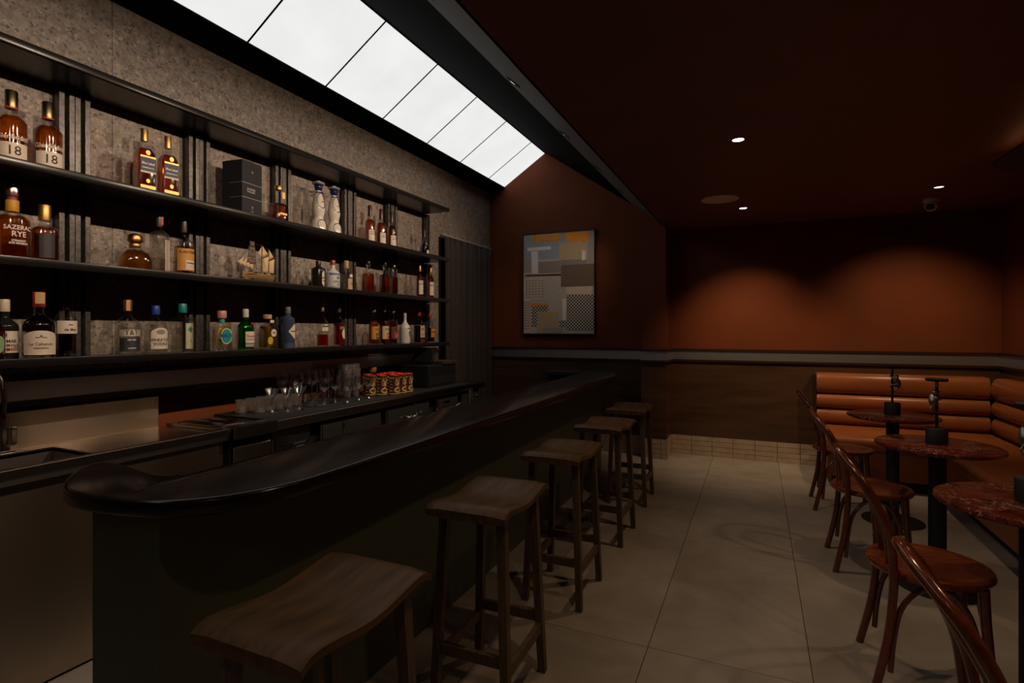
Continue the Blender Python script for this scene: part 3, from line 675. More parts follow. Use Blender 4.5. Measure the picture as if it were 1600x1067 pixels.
MB().box(0.109, 0.1115, -0.0065, 0.0065, -0.074, 0.084, mtx=mx).build('edge_strip', M['chrome'], scn, smooth=False)

# ------------------------------------------------------------------ curtain in the passage doorway
vs = []; fs = []; NY, NZ = 150, 10
for j in range(NZ+1):
    for i in range(NY+1):
        f = i/NY; y = 4.90 + f*1.10; z = 2.345 - (2.325)*j/NZ
        amp = 0.030 + 0.012*(j/NZ)
        x = XL + 0.052 + amp*sin(f*2*pi*9 + 0.7*sin(f*11)) + 0.008*sin(f*41+j*0.2)
        vs.append((x, y + 0.006*sin(j*0.5+f*8), z))
for j in range(NZ):
    for i in range(NY):
        a = j*(NY+1)+i; fs.append((a, a+1, a+NY+2, a+NY+1))
cu = MB().add(vs, fs).build('doorway_curtain', M['curtain'], ang=80)
mod = cu.modifiers.new('thickness', 'SOLIDIFY'); mod.thickness = 0.003
tag(cu, 'dark brown pleated curtain hanging in the doorway beside the shelves', 'curtain')
t = thing('curtain_rail', 'pale thin curtain rail above the dark doorway curtain', 'curtain rail', (0, 0, 0))
MB().box(XL+0.045, XL+0.062, 4.86, YE-0.03, 2.352, 2.372).build('rail', plain((0.30, 0.29, 0.28)), t, smooth=False)
for y in (5.0, 5.85): MB().box(XL+0.02, XL+0.06, y-0.02, y+0.02, 2.372, 2.385).build('bracket', plain((0.30, 0.29, 0.28)), t, smooth=False)

# ------------------------------------------------------------------ painting
pt = thing('abstract_painting', 'framed abstract collage painting of grey, orange and chequered patches', 'painting', (-2.117, YE-0.001, 1.311))
W2, HH = 0.4455, 1.204
MB().box(-W2+0.012, W2-0.012, -0.034, -0.004, 0.012, HH-0.012).build('canvas', plain((0.58, 0.51, 0.43), 0.75), pt, smooth=False)
for bx in [(-W2, W2, 0, 0.014), (-W2, W2, HH-0.014, HH), (-W2, -W2+0.012, 0.014, HH-0.014), (W2-0.012, W2, 0.014, HH-0.014)]:
    MB().box(bx[0], bx[1], -0.042, 0.0, bx[2], bx[3]).build('frame', M['matte_black'], pt, smooth=False)
chk = checker_mat('chequer_print', (0.70, 0.62, 0.53), (0.012, 0.01, 0.01), 52.0)
chs = checker_mat('fine_chequer_print', (0.62, 0.54, 0.46), (0.03, 0.02, 0.02), 76.0)
org, orl = plain((0.90, 0.34, 0.02), 0.7), plain((0.95, 0.52, 0.18), 0.7)
wht, tan_, brn, blu = plain((0.90, 0.84, 0.78), 0.7), plain((0.58, 0.43, 0.24), 0.7), plain((0.20, 0.13, 0.085), 0.7), plain((0.36, 0.41, 0.43), 0.7)
gry, pnk = plain((0.40, 0.36, 0.32), 0.7), plain((0.80, 0.62, 0.50), 0.7)
# patches in fractions of the picture: left, right, bottom, top, paint
lay = [(0.02,.62,.74,.97,blu),(.55,.98,.66,.99,gry),(.13,.52,.91,.985,org),(.60,.92,.885,.985,org),(.55,.68,.885,.905,blu),
 (.52,.90,.70,.88,tan_),(.22,.54,.605,.715,chs),(.54,.88,.665,.72,chs),(.07,.40,.825,.86,wht),(.13,.22,.60,.82,wht),(.83,.88,.71,.80,wht),(.02,.12,.62,.74,gry),
 (.04,.54,.575,.592,plain((0.10,0.015,0.012),0.7)),(.54,.985,.465,.67,brn),(.61,.95,.385,.455,pnk),(.07,.37,.285,.315,org),(.02,.30,.345,.555,pnk),(.02,.11,.03,.345,pnk),
 (.13,.36,.08,.285,chk),(.62,.985,.04,.385,chk),(.56,.62,.115,.345,wht),(.21,.50,.02,.225,tan_),(.28,.58,.03,.065,gry),(.52,.62,.07,.14,chk)]
for k, (a, b, c, d, m_) in enumerate(lay):
    yy = -0.0341 - 0.0002*(k+1)
    q = [(-W2+a*2*W2, c*HH), (-W2+b*2*W2, c*HH), (-W2+b*2*W2, d*HH), (-W2+a*2*W2, d*HH)]
    j = [random.uniform(-0.006, 0.006) for _ in range(8)]
    q = [(max(-W2+0.013, min(W2-0.013, x+j[2*i])), max(0.015, min(HH-0.015, z+j[2*i+1]))) for i, (x, z) in enumerate(q)]
    vs = [(x, yy, z) for x, z in q] + [(x, -0.034, z) for x, z in q]
    MB().add(vs, [(0,1,2,3),(7,6,5,4),(0,4,5,1),(1,5,6,2),(2,6,7,3),(3,7,4,0)]).build('paint_patch', m_, pt, smooth=False)
# printed grids: small squares
g1 = MB(); g2 = MB(); g3 = MB()
for i in range(6):
    for j in range(7): g1.box(-W2+(.045+.045*i)*2*W2, -W2+(.07+.045*i)*2*W2, -0.0402, -0.0398, (.362+.027*j)*HH, (.378+.027*j)*HH)
for i in range(9):
    for j in range(3): g2.box(-W2+(.20+.034*i)*2*W2, -W2+(.222+.034*i)*2*W2, -0.0402, -0.0398, (.925+.02*j)*HH, (.938+.02*j)*HH)
for i in range(3):
    for j in range(11): g3.box(-W2+(.03+.028*i)*2*W2, -W2+(.045+.028*i)*2*W2, -0.0402, -0.0398, (.05+.026*j)*HH, (.064+.026*j)*HH)
for g, m_ in ((g1, gry), (g2, orl), (g3, brn)):
    o = g.build('printed_grid', m_, pt, smooth=False); o['kind'] = 'stuff'

# ------------------------------------------------------------------ bar stools
def stool():
    t = thing('bar_stool', '', 'bar stool', (0, 0, 0))
    ny, nx_ = 22, 6; vs = []; fs = []; hx, hy = 0.155, 0.222
    def zt(y):
        f = y/hy; return -0.020*cos(min(1, abs(f)/0.86)*pi)*0.5 - 0.010 + (-0.016*((abs(f)-0.82)/0.18)**2 if abs(f) > 0.82 else 0)
    for side in (0, 1):
        for j in range(ny+1):
            y = -hy + 2*hy*j/ny
            for i in range(nx_+1):
                x = -hx + 2*hx*i/nx_
                e = 0.006*max(0, (abs(x)/hx-0.75)/0.25)**2
                z = 0.757 + zt(y) - (e if side == 0 else 0.030 - e)
                vs.append((x, y, z))
    n1 = (ny+1)*(nx_+1); r = nx_+1
    for j in range(ny):
        for i in range(nx_):
            a = j*r+i; fs.append((a, a+1, a+r+1, a+r)); b = a+n1; fs.append((b, b+r, b+r+1, b+1))
    for j in range(ny):
        for i in (0, nx_):
            a = j*r+i; q = (a, a+r, a+r+n1, a+n1); fs.append(q if i == 0 else q[::-1])
    for i in range(nx_):
        for j in (0, ny):
            a = j*r+i; q = (a, a+1, a+1+n1, a+n1); fs.append(q[::-1] if j == 0 else q)
    MB().add(vs, fs).build('seat', M['stool_wood'], t, ang=50)
    def foot(sx, sy, z):
        f = 1 - z/0.73
        return (sx*(0.112+0.030*f), sy*(0.150+0.030*f), z)
    for sx in (-1, 1):
        for sy in (-1, 1):
            mb = MB(); p = foot(sx, sy, 0.0); q = foot(sx, sy, 0.722); a, b = 0.0145, 0.0165
            vs = [(p[0]+i*a, p[1]+j*a, p[2]) for i, j in ((-1,-1),(1,-1),(1,1),(-1,1))] + [(q[0]+i*b, q[1]+j*b, q[2]) for i, j in ((-1,-1),(1,-1),(1,1),(-1,1))]
            mb.add(vs, [(3,2,1,0),(4,5,6,7),(0,1,5,4),(1,2,6,5),(2,3,7,6),(3,0,4,7)]).build('leg', M['stool_leg'], t, smooth=False)
    for sy in (-1, 1): MB().bar(foot(-1, sy, 0.225), foot(1, sy, 0.225), 0.020, 0.038).build('stretcher', M['stool_leg'], t, smooth=False)
    for sx in (-1, 1): MB().bar(foot(sx, -1, 0.185), foot(sx, 1, 0.185), 0.020, 0.038).build('stretcher', M['stool_leg'], t, smooth=False)
    return t
st = stool()
SL = ['nearest dark walnut bar stool cut off by the bottom frame edge', 'second walnut bar stool from the camera, all four legs seen', 'middle walnut bar stool of the five along the bar', 'fourth walnut bar stool from the camera', 'farthest walnut bar stool beside the pilaster']
for i, y in enumerate([0.98, 1.855, 2.725, 3.585, 4.425]):
    o = st if i == 0 else copy_tree(st)
    o.location = (-0.926 + (0.0, 0.003, -0.004, 0.002, -0.01)[i], y, 0); o.rotation_euler = (0, 0, (0.0, 0.02, 0.0, -0.015, 0.02)[i])
    o['label'] = SL[i]; o['group'] = 'saddle bar stools along the bar'

# ------------------------------------------------------------------ bentwood chairs
def chair():
    t = thing('bentwood_chair', '', 'chair', (0, 0, 0))
    MB().lathe([(0.0, 0.452), (0.13, 0.450), (0.165, 0.456), (0.192, 0.462), (0.203, 0.458), (0.206, 0.447), (0.200, 0.434), (0.185, 0.430), (0, 0.430)], 40).build('seat', M['chair_seat'], t)
    # outer hoop runs on into the rear legs
    half = [(-0.308, 0.0, 0.880), (-0.300, 0.055, 0.868), (-0.268, 0.115, 0.828), (-0.228, 0.152, 0.775), (-0.185, 0.176, 0.69), (-0.153, 0.186, 0.60), (-0.140, 0.180, 0.47)]
    leg = [(-0.140, 0.180, 0.47), (-0.143, 0.176, 0.36), (-0.160, 0.178, 0.2), (-0.203, 0.187, 0.0)]
    hp = [(x, -y, z) for x, y, z in half[::-1]] + half[1:]
    MB().tube(catmull(hp, 5), 0.0145, 10).build('back_hoop', M['bentwood'], t)
    for s_ in (-1, 1):
        MB().tube(catmull([(x, s_*y, z) for x, y, z in leg], 4), 0.0155, 10).build('leg', M['bentwood'], t)
        fl_ = [(0.135, 0.135*s_, 0.436), (0.142, 0.140*s_, 0.30), (0.155, 0.150*s_, 0.14), (0.172, 0.160*s_, 0.0)]
        MB().tube(catmull(fl_, 4), [0.019-0.0005*k for k in range(13)], 10).build('leg', M['bentwood'], t)
        br = [(-0.150, 0.172*s_, 0.085), (-0.140, 0.170*s_, 0.20), (-0.115, 0.160*s_, 0.32), (-0.06, 0.150*s_, 0.395), (0.0, 0.146*s_, 0.415), (0.05, 0.143*s_, 0.395), (0.095, 0.14*s_, 0.33), (0.12, 0.142*s_, 0.24)]
        MB().tube(catmull(br, 4), 0.0105, 8).build('side_brace', M['bentwood'], t)
    br = [(0.136, -0.12, 0.33), (0.132, -0.09, 0.385), (0.13, -0.04, 0.412), (0.13, 0.04, 0.412), (0.132, 0.09, 0.385), (0.136, 0.12, 0.33)]
    MB().tube(catmull(br, 4), 0.010, 8).build('front_brace', M['bentwood'], t)
    ih = [(-0.252, 0.0, 0.795), (-0.242, 0.042, 0.778), (-0.205, 0.078, 0.715), (-0.166, 0.094, 0.63), (-0.146, 0.090, 0.54), (-0.140, 0.080, 0.45)]
    hp = [(x, -y, z) for x, y, z in ih[::-1]] + ih[1:]
    MB().tube(catmull(hp, 5), 0.0115, 10).build('inner_hoop', M['bentwood'], t)
    for s_ in (-1, 1): MB().lathe([(0.0055, 0), (0.0055, 0.003), (0, 0.004)], 8, mtx=Matrix.Translation((-0.155, 0.180*s_, 0.475)) @ Matrix.Rotation(-pi/2, 4, 'Y')).build('screw', M['chrome'], t)
    return t
ch = chair()
CL = ['farthest mahogany bentwood chair, near the back wall', 'mahogany bentwood chair at the middle marble table', 'mahogany bentwood chair with worn shiny seat at the near marble table', 'nearest mahogany bentwood chair, only its hoop back seen']
for i, (x, y, a) in enumerate([(0.603, 4.89, 0.0), (0.605, 3.745, 0.01), (0.61, 2.615, -0.02), (0.606, 1.49, 0.0)]):
    o = ch if i == 0 else copy_tree(ch)
    o.location = (x, y, 0); o.rotation_euler = (0, 0, a); o['label'] = CL[i]; o['group'] = 'bentwood chairs along the marble tables'

# ------------------------------------------------------------------ marble tables and their lamps
def table():
    t = thing('marble_table', '', 'table', (0, 0, 0))
    MB().lathe([(0, 0.735), (0.262, 0.735), (0.276, 0.739), (0.282, 0.747), (0.280, 0.757), (0.274, 0.760), (0, 0.760)], 56).build('table_top', M['marble'], t)
    MB().lathe([(0.040, 0.020), (0.040, 0.730), (0.085, 0.732), (0.085, 0.735), (0, 0.735)], 28).build('column', M['matte_black'], t)
    MB().lathe([(0.19, 0.0), (0.19, 0.008), (0.17, 0.014), (0.05, 0.02), (0, 0.02)], 40).build('base', M['matte_black'], t)
    return t
def lamp():
    t = thing('monkey_lamp', '', 'table lamp', (0, 0, 0))
    MB().lathe([(0.049, 0.0), (0.049, 0.082), (0.046, 0.086), (0, 0.086)], 32).build('base', M['matte_black'], t)
    po = MB().lathe([(0.0072, 0.086), (0.0072, 0.330), (0, 0.330)], 14).build('pole', M['black_plastic'], t)
    MB().lathe([(0.0088, 0.305), (0.0088, 0.336), (0, 0.336)], 14).build('pale_pole_top', plain((0.34, 0.33, 0.31), 0.4), po)  # top of the pole, a paler grey than the rest
    MB().lathe([(0.0, 0.335), (0.048, 0.335), (0.050, 0.338), (0.050, 0.348), (0.048, 0.350), (0, 0.350)], 36).build('shade', M['matte_black'], t)
    # little climbing figure: one skinned mesh
    J = {'hip': (-0.020, -0.012, 0.188), 'chest': (-0.026, -0.006, 0.218), 'neck': (-0.020, -0.002, 0.230), 'head': (-0.014, -0.014, 0.243), 'crown': (-0.013, -0.015, 0.250),
         'sh1': (-0.018, 0.010, 0.226), 'el1': (-0.004, 0.017, 0.236), 'ha1': (0.008, 0.006, 0.244), 'ha1b': (0.007, -0.006, 0.246),
         'sh2': (-0.020, -0.020, 0.222), 'el2': (-0.005, -0.018, 0.212), 'ha2': (0.008, -0.008, 0.208), 'ha2b': (0.008, 0.003, 0.207),
         'kn1': (-0.004, 0.012, 0.190), 'ft1': (0.006, 0.006, 0.172), 'kn2': (-0.028, -0.014, 0.168), 'ft2': (-0.010, -0.008, 0.150), 'ft2b': (0.0, -0.008, 0.146),
         'tl1': (-0.034, -0.016, 0.182), 'tl2': (-0.044, -0.018, 0.168), 'tl3': (-0.040, -0.020, 0.152), 'tl4': (-0.030, -0.020, 0.150)}
    K = list(J); E2 = [('hip','chest'),('chest','neck'),('neck','head'),('head','crown'),('chest','sh1'),('sh1','el1'),('el1','ha1'),('ha1','ha1b'),('chest','sh2'),('sh2','el2'),('el2','ha2'),('ha2','ha2b'),('hip','kn1'),('kn1','ft1'),('hip','kn2'),('kn2','ft2'),('ft2','ft2b'),('hip','tl1'),('tl1','tl2'),('tl2','tl3'),('tl3','tl4')]
    R = {'hip': .021, 'chest': .026, 'neck': .014, 'head': .019, 'crown': .013, 'tl1': .003, 'tl2': .0025, 'tl3': .0025, 'tl4': .002}
    me = bpy.data.meshes.new('monkey_figure'); me.from_pydata([(J[k][0]*1.25, J[k][1]*1.25, 0.228 + (J[k][2]-0.2)*1.15) for k in K], [(K.index(a), K.index(b)) for a, b in E2], [])
    me.materials.append(plain((0.30, 0.28, 0.25), 0.3, 0.9))
    o = bpy.data.objects.new('monkey_figure', me); COL.objects.link(o); o.parent = t
    m1 = o.modifiers.new('skin', 'SKIN'); sv = me.skin_vertices[0].data
    for i, k in enumerate(K): r_ = R.get(k, .0062); sv[i].radius = (r_, r_); sv[i].use_root = (k == 'hip')
    m1.use_smooth_shade = True
    m2 = o.modifiers.new('sub', 'SUBSURF'); m2.levels = 1; m2.render_levels = 2
    return t
tb = table(); lm = lamp()
TL = ['farthest round red marble table by the bench corner', 'middle round red marble table on a black column', 'nearest round red marble table cut by the right frame edge']
LL = ['black table lamp with climbing figure on the farthest table, seen from behind', 'black table lamp with a silver climbing figure on the middle table', 'black table lamp at the right frame edge on the nearest table']
for i, (x, y) in enumerate([(0.885, 4.67), (0.875, 3.57), (0.885, 2.49)]):
    o = tb if i == 0 else copy_tree(tb)
    o.location = (x, y, 0); o['label'] = TL[i]; o['group'] = 'round red marble tables'
    l = lm if i == 0 else copy_tree(lm)
    l.location = (x, y+0.01, 0.76); l.rotation_euler = (0, 0, (2.5, 0.45, 0.3)[i]); l['label'] = LL[i]; l['group'] = 'lamps on the marble tables'

# ------------------------------------------------------------------ leather bench in the corner
bn = thing('corner_bench', 'tan leather corner bench with horizontally channelled backrest', 'bench', (0, 0, 0))
def roll_y(prof, y0, y1, name, m=M['leather']):     # profile in (x, z), swept along y
    n = len(prof); vs = [(x, y0, z) for x, z in prof] + [(x, y1, z) for x, z in prof]
    return MB().add(vs, [tuple(range(n)), tuple(range(n, 2*n))[::-1]] + [(i, n+i, n+(i+1) % n, (i+1) % n) for i in range(n)]).build(name, m, bn, ang=60)
def roll_x(prof, x0, x1, name, m=M['leather'], r=0.02):     # profile in (y, z), swept along x with softened ends
    n = len(prof); cy = sum(p[0] for p in prof)/n; cz = sum(p[1] for p in prof)/n
    st_ = [(x0, 0.86), (x0+r*0.3, 0.95), (x0+r, 1.0), (x1, 1.0)]
    vs = []
    for x, k in st_: vs += [(x, cy+(y-cy)*k, cz+(z-cz)*k) for y, z in prof]
    fs = [tuple(range(n)), tuple(range(3*n, 4*n))[::-1]]
    for j in range(3): fs += [(j*n+i, (j+1)*n+i, (j+1)*n+(i+1) % n, j*n+(i+1) % n) for i in range(n)]
    return MB().add(vs, fs).build(name, m, bn, ang=60)
def pad(f, b, z0, z1, bulge=0.05, steps=12):     # cushion profile with rounded front
    pr = [(b, z0), (b, z1)]
    for k in range(steps+1):
        a = pi/2 - pi*k/steps
        cz = (z0+z1)/2; h = (z1-z0)/2
        d = 1 if f > b else -1
        pr.append((f - d*bulge + d*bulge*max(0, cos(a))**0.85, cz + h*sin(a)))
    return pr
zz = [(0.445, 0.600), (0.604, 0.745), (0.749, 0.945)]
yb, xb_ = YB-0.02, XR-0.02
for z0, z1 in zz:
    roll_x(pad(6.06, yb, z0, z1, 0.062), 0.53, 1.865, 'back_channel')
    roll_y(pad(1.865, xb_, z0, z1, 0.062), 0.2, 6.06, 'back_channel')
def seat(f, b, z0, z1, r=0.05):
    d = 1 if f > b else -1
    pr = [(b, z0), (b, z1)]
    for k in range(9):
        a = pi/2*(1-k/8); pr.append((f - d*r + d*r*cos(a), z1 - r + r*sin(a)))
    for k in range(9):
        a = -pi/2*k/8; pr.append((f - d*r + d*r*cos(a), z0 + r + r*sin(a)))
    return pr
roll_x(seat(5.42, 6.06, 0.335, 0.452), 0.545, 1.36, 'seat_cushion')
roll_y(seat(1.31, 1.865, 0.335, 0.452), 0.2, 6.06, 'seat_cushion')
MB().box(0.56, 1.38, 5.46, 6.22, 0.10, 0.335).build('seat_base', M['leather'], bn, smooth=False)
MB().box(1.345, 1.97, 0.2, 6.22, 0.10, 0.335).build('seat_base', M['leather'], bn, smooth=False)
MB().box(0.60, 1.40, 5.54, 6.20, 0.0, 0.10).build('plinth', M['matte_black'], bn, smooth=False)
MB().box(1.42, 1.95, 0.25, 6.20, 0.0, 0.10).build('plinth', M['matte_black'], bn, smooth=False)
MB().box(0.51, 0.53, 6.08, 6.235, 0.44, 0.93).build('end_panel', M['trim_dark'], bn, smooth=False)
# ------------------------------------------------------------------ bottles
def text_verts(body, size, bold=0.0):
    cu_ = bpy.data.curves.new('lettering', 'FONT'); cu_.body = body; cu_.size = size; cu_.align_x = 'CENTER'; cu_.align_y = 'CENTER'
    cu_.resolution_u = 2; cu_.offset = bold
    o = bpy.data.objects.new('lettering', cu_); COL.objects.link(o)
    dg_ = bpy.context.evaluated_depsgraph_get(); me = bpy.data.meshes.new_from_object(o.evaluated_get(dg_))
    vs = [(v.co.x, v.co.y) for v in me.vertices]; fs = [tuple(p.vertices) for p in me.polygons]
    bpy.data.objects.remove(o); bpy.data.curves.remove(cu_); bpy.data.meshes.remove(me)
    return vs, fs
def wrapper(R, flat, off):
    # maps label coordinates (y across, z up) on to the bottle side facing +x
    if flat: return lambda y, z: (R + off, y, z)
    return lambda y, z: ((R + off)*cos(y/R), (R + off)*sin(y/R), z)
def sheet(shape, w, z0, z1, fn, cols=14):
    # label outline as columns of (low, high)
    vs = []; fs = []; h = z1-z0; zc = (z0+z1)/2
    for i in range(cols+1):
        f = -1 + 2*i/cols
        if shape == 'rect': lo, hi = z0, z1
        elif shape == 'arch': lo, hi = z0, z1 - 0.22*h*(1-cos(f*pi/2)**0.6 if abs(f) < 1 else 1)
        elif shape == 'diamond': lo, hi = zc - h/2*(1-abs(f)), zc + h/2*(1-abs(f))
        elif shape == 'disc': k = sqrt(max(0, 1-f*f)); lo, hi = zc - h/2*k, zc + h/2*k
        else: lo, hi = z0, z1
        vs += [fn(f*w/2, lo), fn(f*w/2, hi)]
    for i in range(cols): fs.append((2*i, 2*i+2, 2*i+3, 2*i+1))
    return MB().add(vs, fs)
def letters(parent, R, flat, lines, m, y=0, name='lettering'):
    mb = MB(); fn = wrapper(R, flat, 0.0016)
    for body, size, z in lines:
        v, f = text_verts(body, size, 0.0004)
        mb.add([fn(a*0.92+y, z+b) for a, b in v], f)
    return mb.build(name, m, parent, smooth=False)
XB = -2.87
def bottle(name, label, y, z, H, Wd, liq, sh=(0.60, 0.74, 0.30), cap=(0.80, 'gold', 1.12), e=2.0, dep=1.0, fill=0.62, labels=(), texts=(), rot=0.0, glass='bottle_glass', foot=None, group=None, x=XB, extra=None, clear=0.45):
    """sh: shoulder start, neck start (fractions of H), neck radius (fraction of half width)"""
    t = thing(name, label, 'bottle', (x, y, z), rot, group)
    R = Wd/2; s0, s1, rn = sh; zc = cap[0]*H; rk = rn*R
    body_ = [(0, 0.0), (R*0.90, 0.0), (R*0.985, 0.006), (R, 0.014)]
    body_ += [(R, s0*H)]
    for k in range(1, 8):
        f = k/8; body_.append((rk + (R-rk)*(0.5+0.5*cos(f*pi)), (s0 + (s1-s0)*f)*H))
    body_ += [(rk, s1*H), (rk, zc)]
    gm = M[glass] if isinstance(glass, str) else glass
    bo = MB().lathe(body_ + [(0, zc)], 28, e, dep).build('glass', gm, t, ang=50)
    if liq is not None:
        fz = fill*H; pr = [(0, 0.012), (R*0.90, 0.012), (R*0.95, 0.02)]
        def rad(z_):
            for (ra, za), (rb, zb) in zip(body_[:-1], body_[1:]):
                if za <= z_ <= zb and zb > za: return ra + (rb-ra)*(z_-za)/(zb-za)
            return R
        ks = [0.02 + (fz-0.02)*i/10 for i in range(1, 11)]
        for q in ks: pr.append((rad(q)*0.95, q))
        pr.append((0, fz))
        MB().lathe(pr, 24, e, dep).build('spirit', liquid(liq, clear), bo, ang=50)
    if cap[1] is not None:
        cm = M[cap[1]] if isinstance(cap[1], str) else plain(cap[1], 0.35)
        rc = rk*cap[2]; k0 = zc - 0.001
        MB().lathe([(rc, k0), (rc*1.02, k0+0.003), (rc*1.02, H-0.003), (rc*0.94, H), (0, H)], 20).build('cap', cm, t)
    flat = e > 3
    Rl = R*dep if flat else R
    for lb in labels:
        shp, w, a, b, m_ = lb[:5]; yo = lb[5] if len(lb) > 5 else 0
        fn0 = wrapper(Rl, flat, 0.0008); fn = (lambda q, r_, fn0=fn0, yo=yo: fn0(q+yo, r_))
        lo = sheet(shp, w*Wd, a*H, b*H, fn).build('label', m_ if not isinstance(m_, tuple) else plain(m_, 0.6), t, smooth=not flat, ang=60)
    par = t
    for tx in texts:
        m_ = M[tx[1]] if isinstance(tx[1], str) else plain(tx[1], 0.5)
        letters(par, Rl, flat, [(b_, s_*H, z_*H) for b_, s_, z_ in tx[0]], m_, (tx[2] if len(tx) > 2 else 0))
    if extra: extra(t, R, H)
    return t
AMB = (0.95, 0.44, 0.08); DAMB = (0.84, 0.30, 0.055); RED = (0.80, 0.03, 0.04); BROWN = (0.14, 0.035, 0.01); YEL = (0.95, 0.80, 0.14); WATER = (0.93, 0.93, 0.90)
P_ = M['paper']; DK = (0.02, 0.018, 0.018)
Z1, Z2, Z3 = 2.052, 1.658, 1.245
# ---- highest row
for k, (y, lb) in enumerate([(1.222, 'leftmost amber whisky bottle with a cream 18 label on the highest row'), (1.352, 'amber whisky bottle with a cream 18 label beside the leftmost slatted upright')]):
    bottle('whisky_bottle', lb, y, Z1, 0.325, 0.104, AMB, (0.58, 0.74, 0.33), (0.78, 'dark_gold', 1.25), fill=0.66, group='18 year whisky pair', rot=-0.25,
           labels=[('rect', 1.05, 0.09, 0.30, P_), ('rect', 1.15, 0.035, 0.075, M['gold'])], texts=[([('Glenfiddich', 0.085, 0.37)], 'ink_white'), ([('18', 0.17, 0.195)], 'ink')],
           extra=lambda t, R, H: MB().lathe([(R*0.335, 0.76*H), (R*0.42, 0.765*H), (R*0.42, 0.80*H), (R*0.335, 0.805*H)], 18).build('neck_band', plain((0.45, 0.05, 0.02), 0.35), t))
for k, (y, lb) in enumerate([(1.768, 'left of two square gold-capped whisky bottles with blue labels'), (1.890, 'right of two square gold-capped whisky bottles with blue labels')]):
    bottle('whisky_bottle', lb, y, Z1, 0.348, 0.084, DAMB, (0.60, 0.80, 0.34), (0.82, 'gold', 1.15), e=6, dep=0.9, fill=0.70, group='blue label whisky pair', rot=-0.1,
           labels=[('rect', 0.86, 0.36, 0.56, (0.05, 0.06, 0.10)), ('rect', 0.86, 0.56, 0.585, M['gold']), ('rect', 0.86, 0.335, 0.36, P_), ('rect', 0.86, 0.05, 0.155, M['gold']), ('disc', 0.26, 0.60, 0.67, M['gold']), ('disc', 0.22, 0.19, 0.25, M['gold'])],
           texts=[([('Blue Label', 0.045, 0.475), ('BLENDED SCOTCH', 0.020, 0.41)], 'ink_white')])
gb = thing('gift_box', 'tall black bottle gift box standing on the second shelf', 'box', (-2.862, 2.345, Z1), radians(6))
MB().box(-0.075, 0.075, -0.078, 0.078, 0, 0.330, c=0.002).build('carton', plain((0.010, 0.010, 0.013), 0.75), gb, smooth=False)
lnm = plain((0.30, 0.29, 0.28), 0.4)
MB().box(0.0752, 0.0758, -0.077, 0.077, 0.195, 0.1975).build('print_line', lnm, gb, smooth=False)
MB().box(0.0752, 0.0758, -0.077, 0.077, 0.108, 0.1105).build('print_line', lnm, gb, smooth=False)
MB().box(-0.02, 0.075, -0.0788, -0.0782, 0.195, 0.197).build('print_line', lnm, gb, smooth=False)
MB().box(-0.02, 0.075, -0.0788, -0.0782, 0.108, 0.110).build('print_line', lnm, gb, smooth=False)
letters(gb, 0.075, True, [('JOHNNIE', 0.017, 0.163), ('WALKER', 0.017, 0.147)], lnm, -0.01)
letters(gb, 0.075, True, [('A', 0.022, 0.268), ('Y', 0.028, 0.052), ('ICE', 0.013, 0.028)], lnm, 0.0)
bottle('decanter_bottle', 'wide square amber decanter bottle beside the black gift box', 2.626, Z1, 0.262, 0.104, DAMB, (0.52, 0.60, 0.36), (0.90, 'gold', 1.3), e=7, dep=0.9, fill=0.54,
       labels=[('rect', 0.22, 0.66, 0.82, M['gold']), ('rect', 0.55, 0.26, 0.31, M['gold'])])
def azul(t, R, H):
    blue = plain((0.012, 0.016, 0.10), 0.15)
    for c, (zc_, rr, ww) in enumerate([(0.62, 0.73, 0.14), (0.17, 0.93, 0.12)]):
        mb = MB(); n = 18
        for i in range(n):
            a = 2*pi*i/n; yy = 0.055*0.62*cos(a)*(1.0 if c == 0 else 1.1); zz_ = zc_*H + ww*H*sin(a)*(1 if c == 0 else 0.8)
            r_ = R*(rr - (0.12*sin(a) if c == 0 else 0.10*sin(a)))
            mb.lathe([(0.0038, -0.002), (0.0038, 0.002), (0, 0.003)], 7, mtx=Matrix.Translation((r_*cos(yy/r_), r_*sin(yy/r_), zz_)) @ Matrix.Rotation(yy/r_, 4, 'Z') @ Matrix.Rotation(pi/2, 4, 'Y'))
        mb.build('painted_leaf_ring', blue, t)
    mb = MB(); 
    for i in range(9): 
        a = -1.2+0.3*i; r_ = R*0.52; mb.lathe([(0.004, -0.002), (0.004, 0.002), (0, 0.003)], 6, mtx=Matrix.Translation((r_*cos(a), r_*sin(a), 0.775*H)) @ Matrix.Rotation(a, 4, 'Z') @ Matrix.Rotation(pi/2, 4, 'Y'))
    mb.build('painted_leaf_ring', blue, t)
    MB().lathe([(0.006, -0.002), (0.006, 0.002), (0, 0.003)], 8, mtx=Matrix.Translation((R*0.75, 0.004, 0.60*H)) @ Matrix.Rotation(pi/2, 4, 'Y')).build('crest', plain((0.35, 0.2, 0.07), 0.4), t)
def tequila(y, lb):
    t = thing('ceramic_bottle', lb, 'bottle', (XB, y, Z1), -0.15, 'white ceramic tequila pair')
    H, R = 0.385, 0.056
    MB().lathe([(0, 0), (R*0.95, 0), (R, 0.008), (R*1.0, 0.04), (R*0.86, 0.09), (R*0.60, 0.116), (R*0.62, 0.128), (R*0.80, 0.165), (R*0.80, 0.195), (R*0.62, 0.255), (R*0.36, 0.305), (R*0.30, 0.315), (0, 0.315)], 32).build('body', plain((0.62, 0.57, 0.50), 0.16), t, ang=60)
    st_ = MB().lathe([(R*0.36, 0.314), (R*0.52, 0.335), (R*0.50, 0.345), (R*0.62, 0.355), (0, 0.355)], 20).build('stopper', plain((0.012, 0.016, 0.10), 0.15), t)
    MB().lathe([(R*0.5, 0.354), (R*0.82, 0.364), (R*0.80, 0.369), (R*0.34, 0.373), (R*0.26, 0.384), (0, 0.386)], 20).build('silver_knob', plain((0.6, 0.58, 0.56), 0.25, 0.4), st_)
    azul(t, R, H)
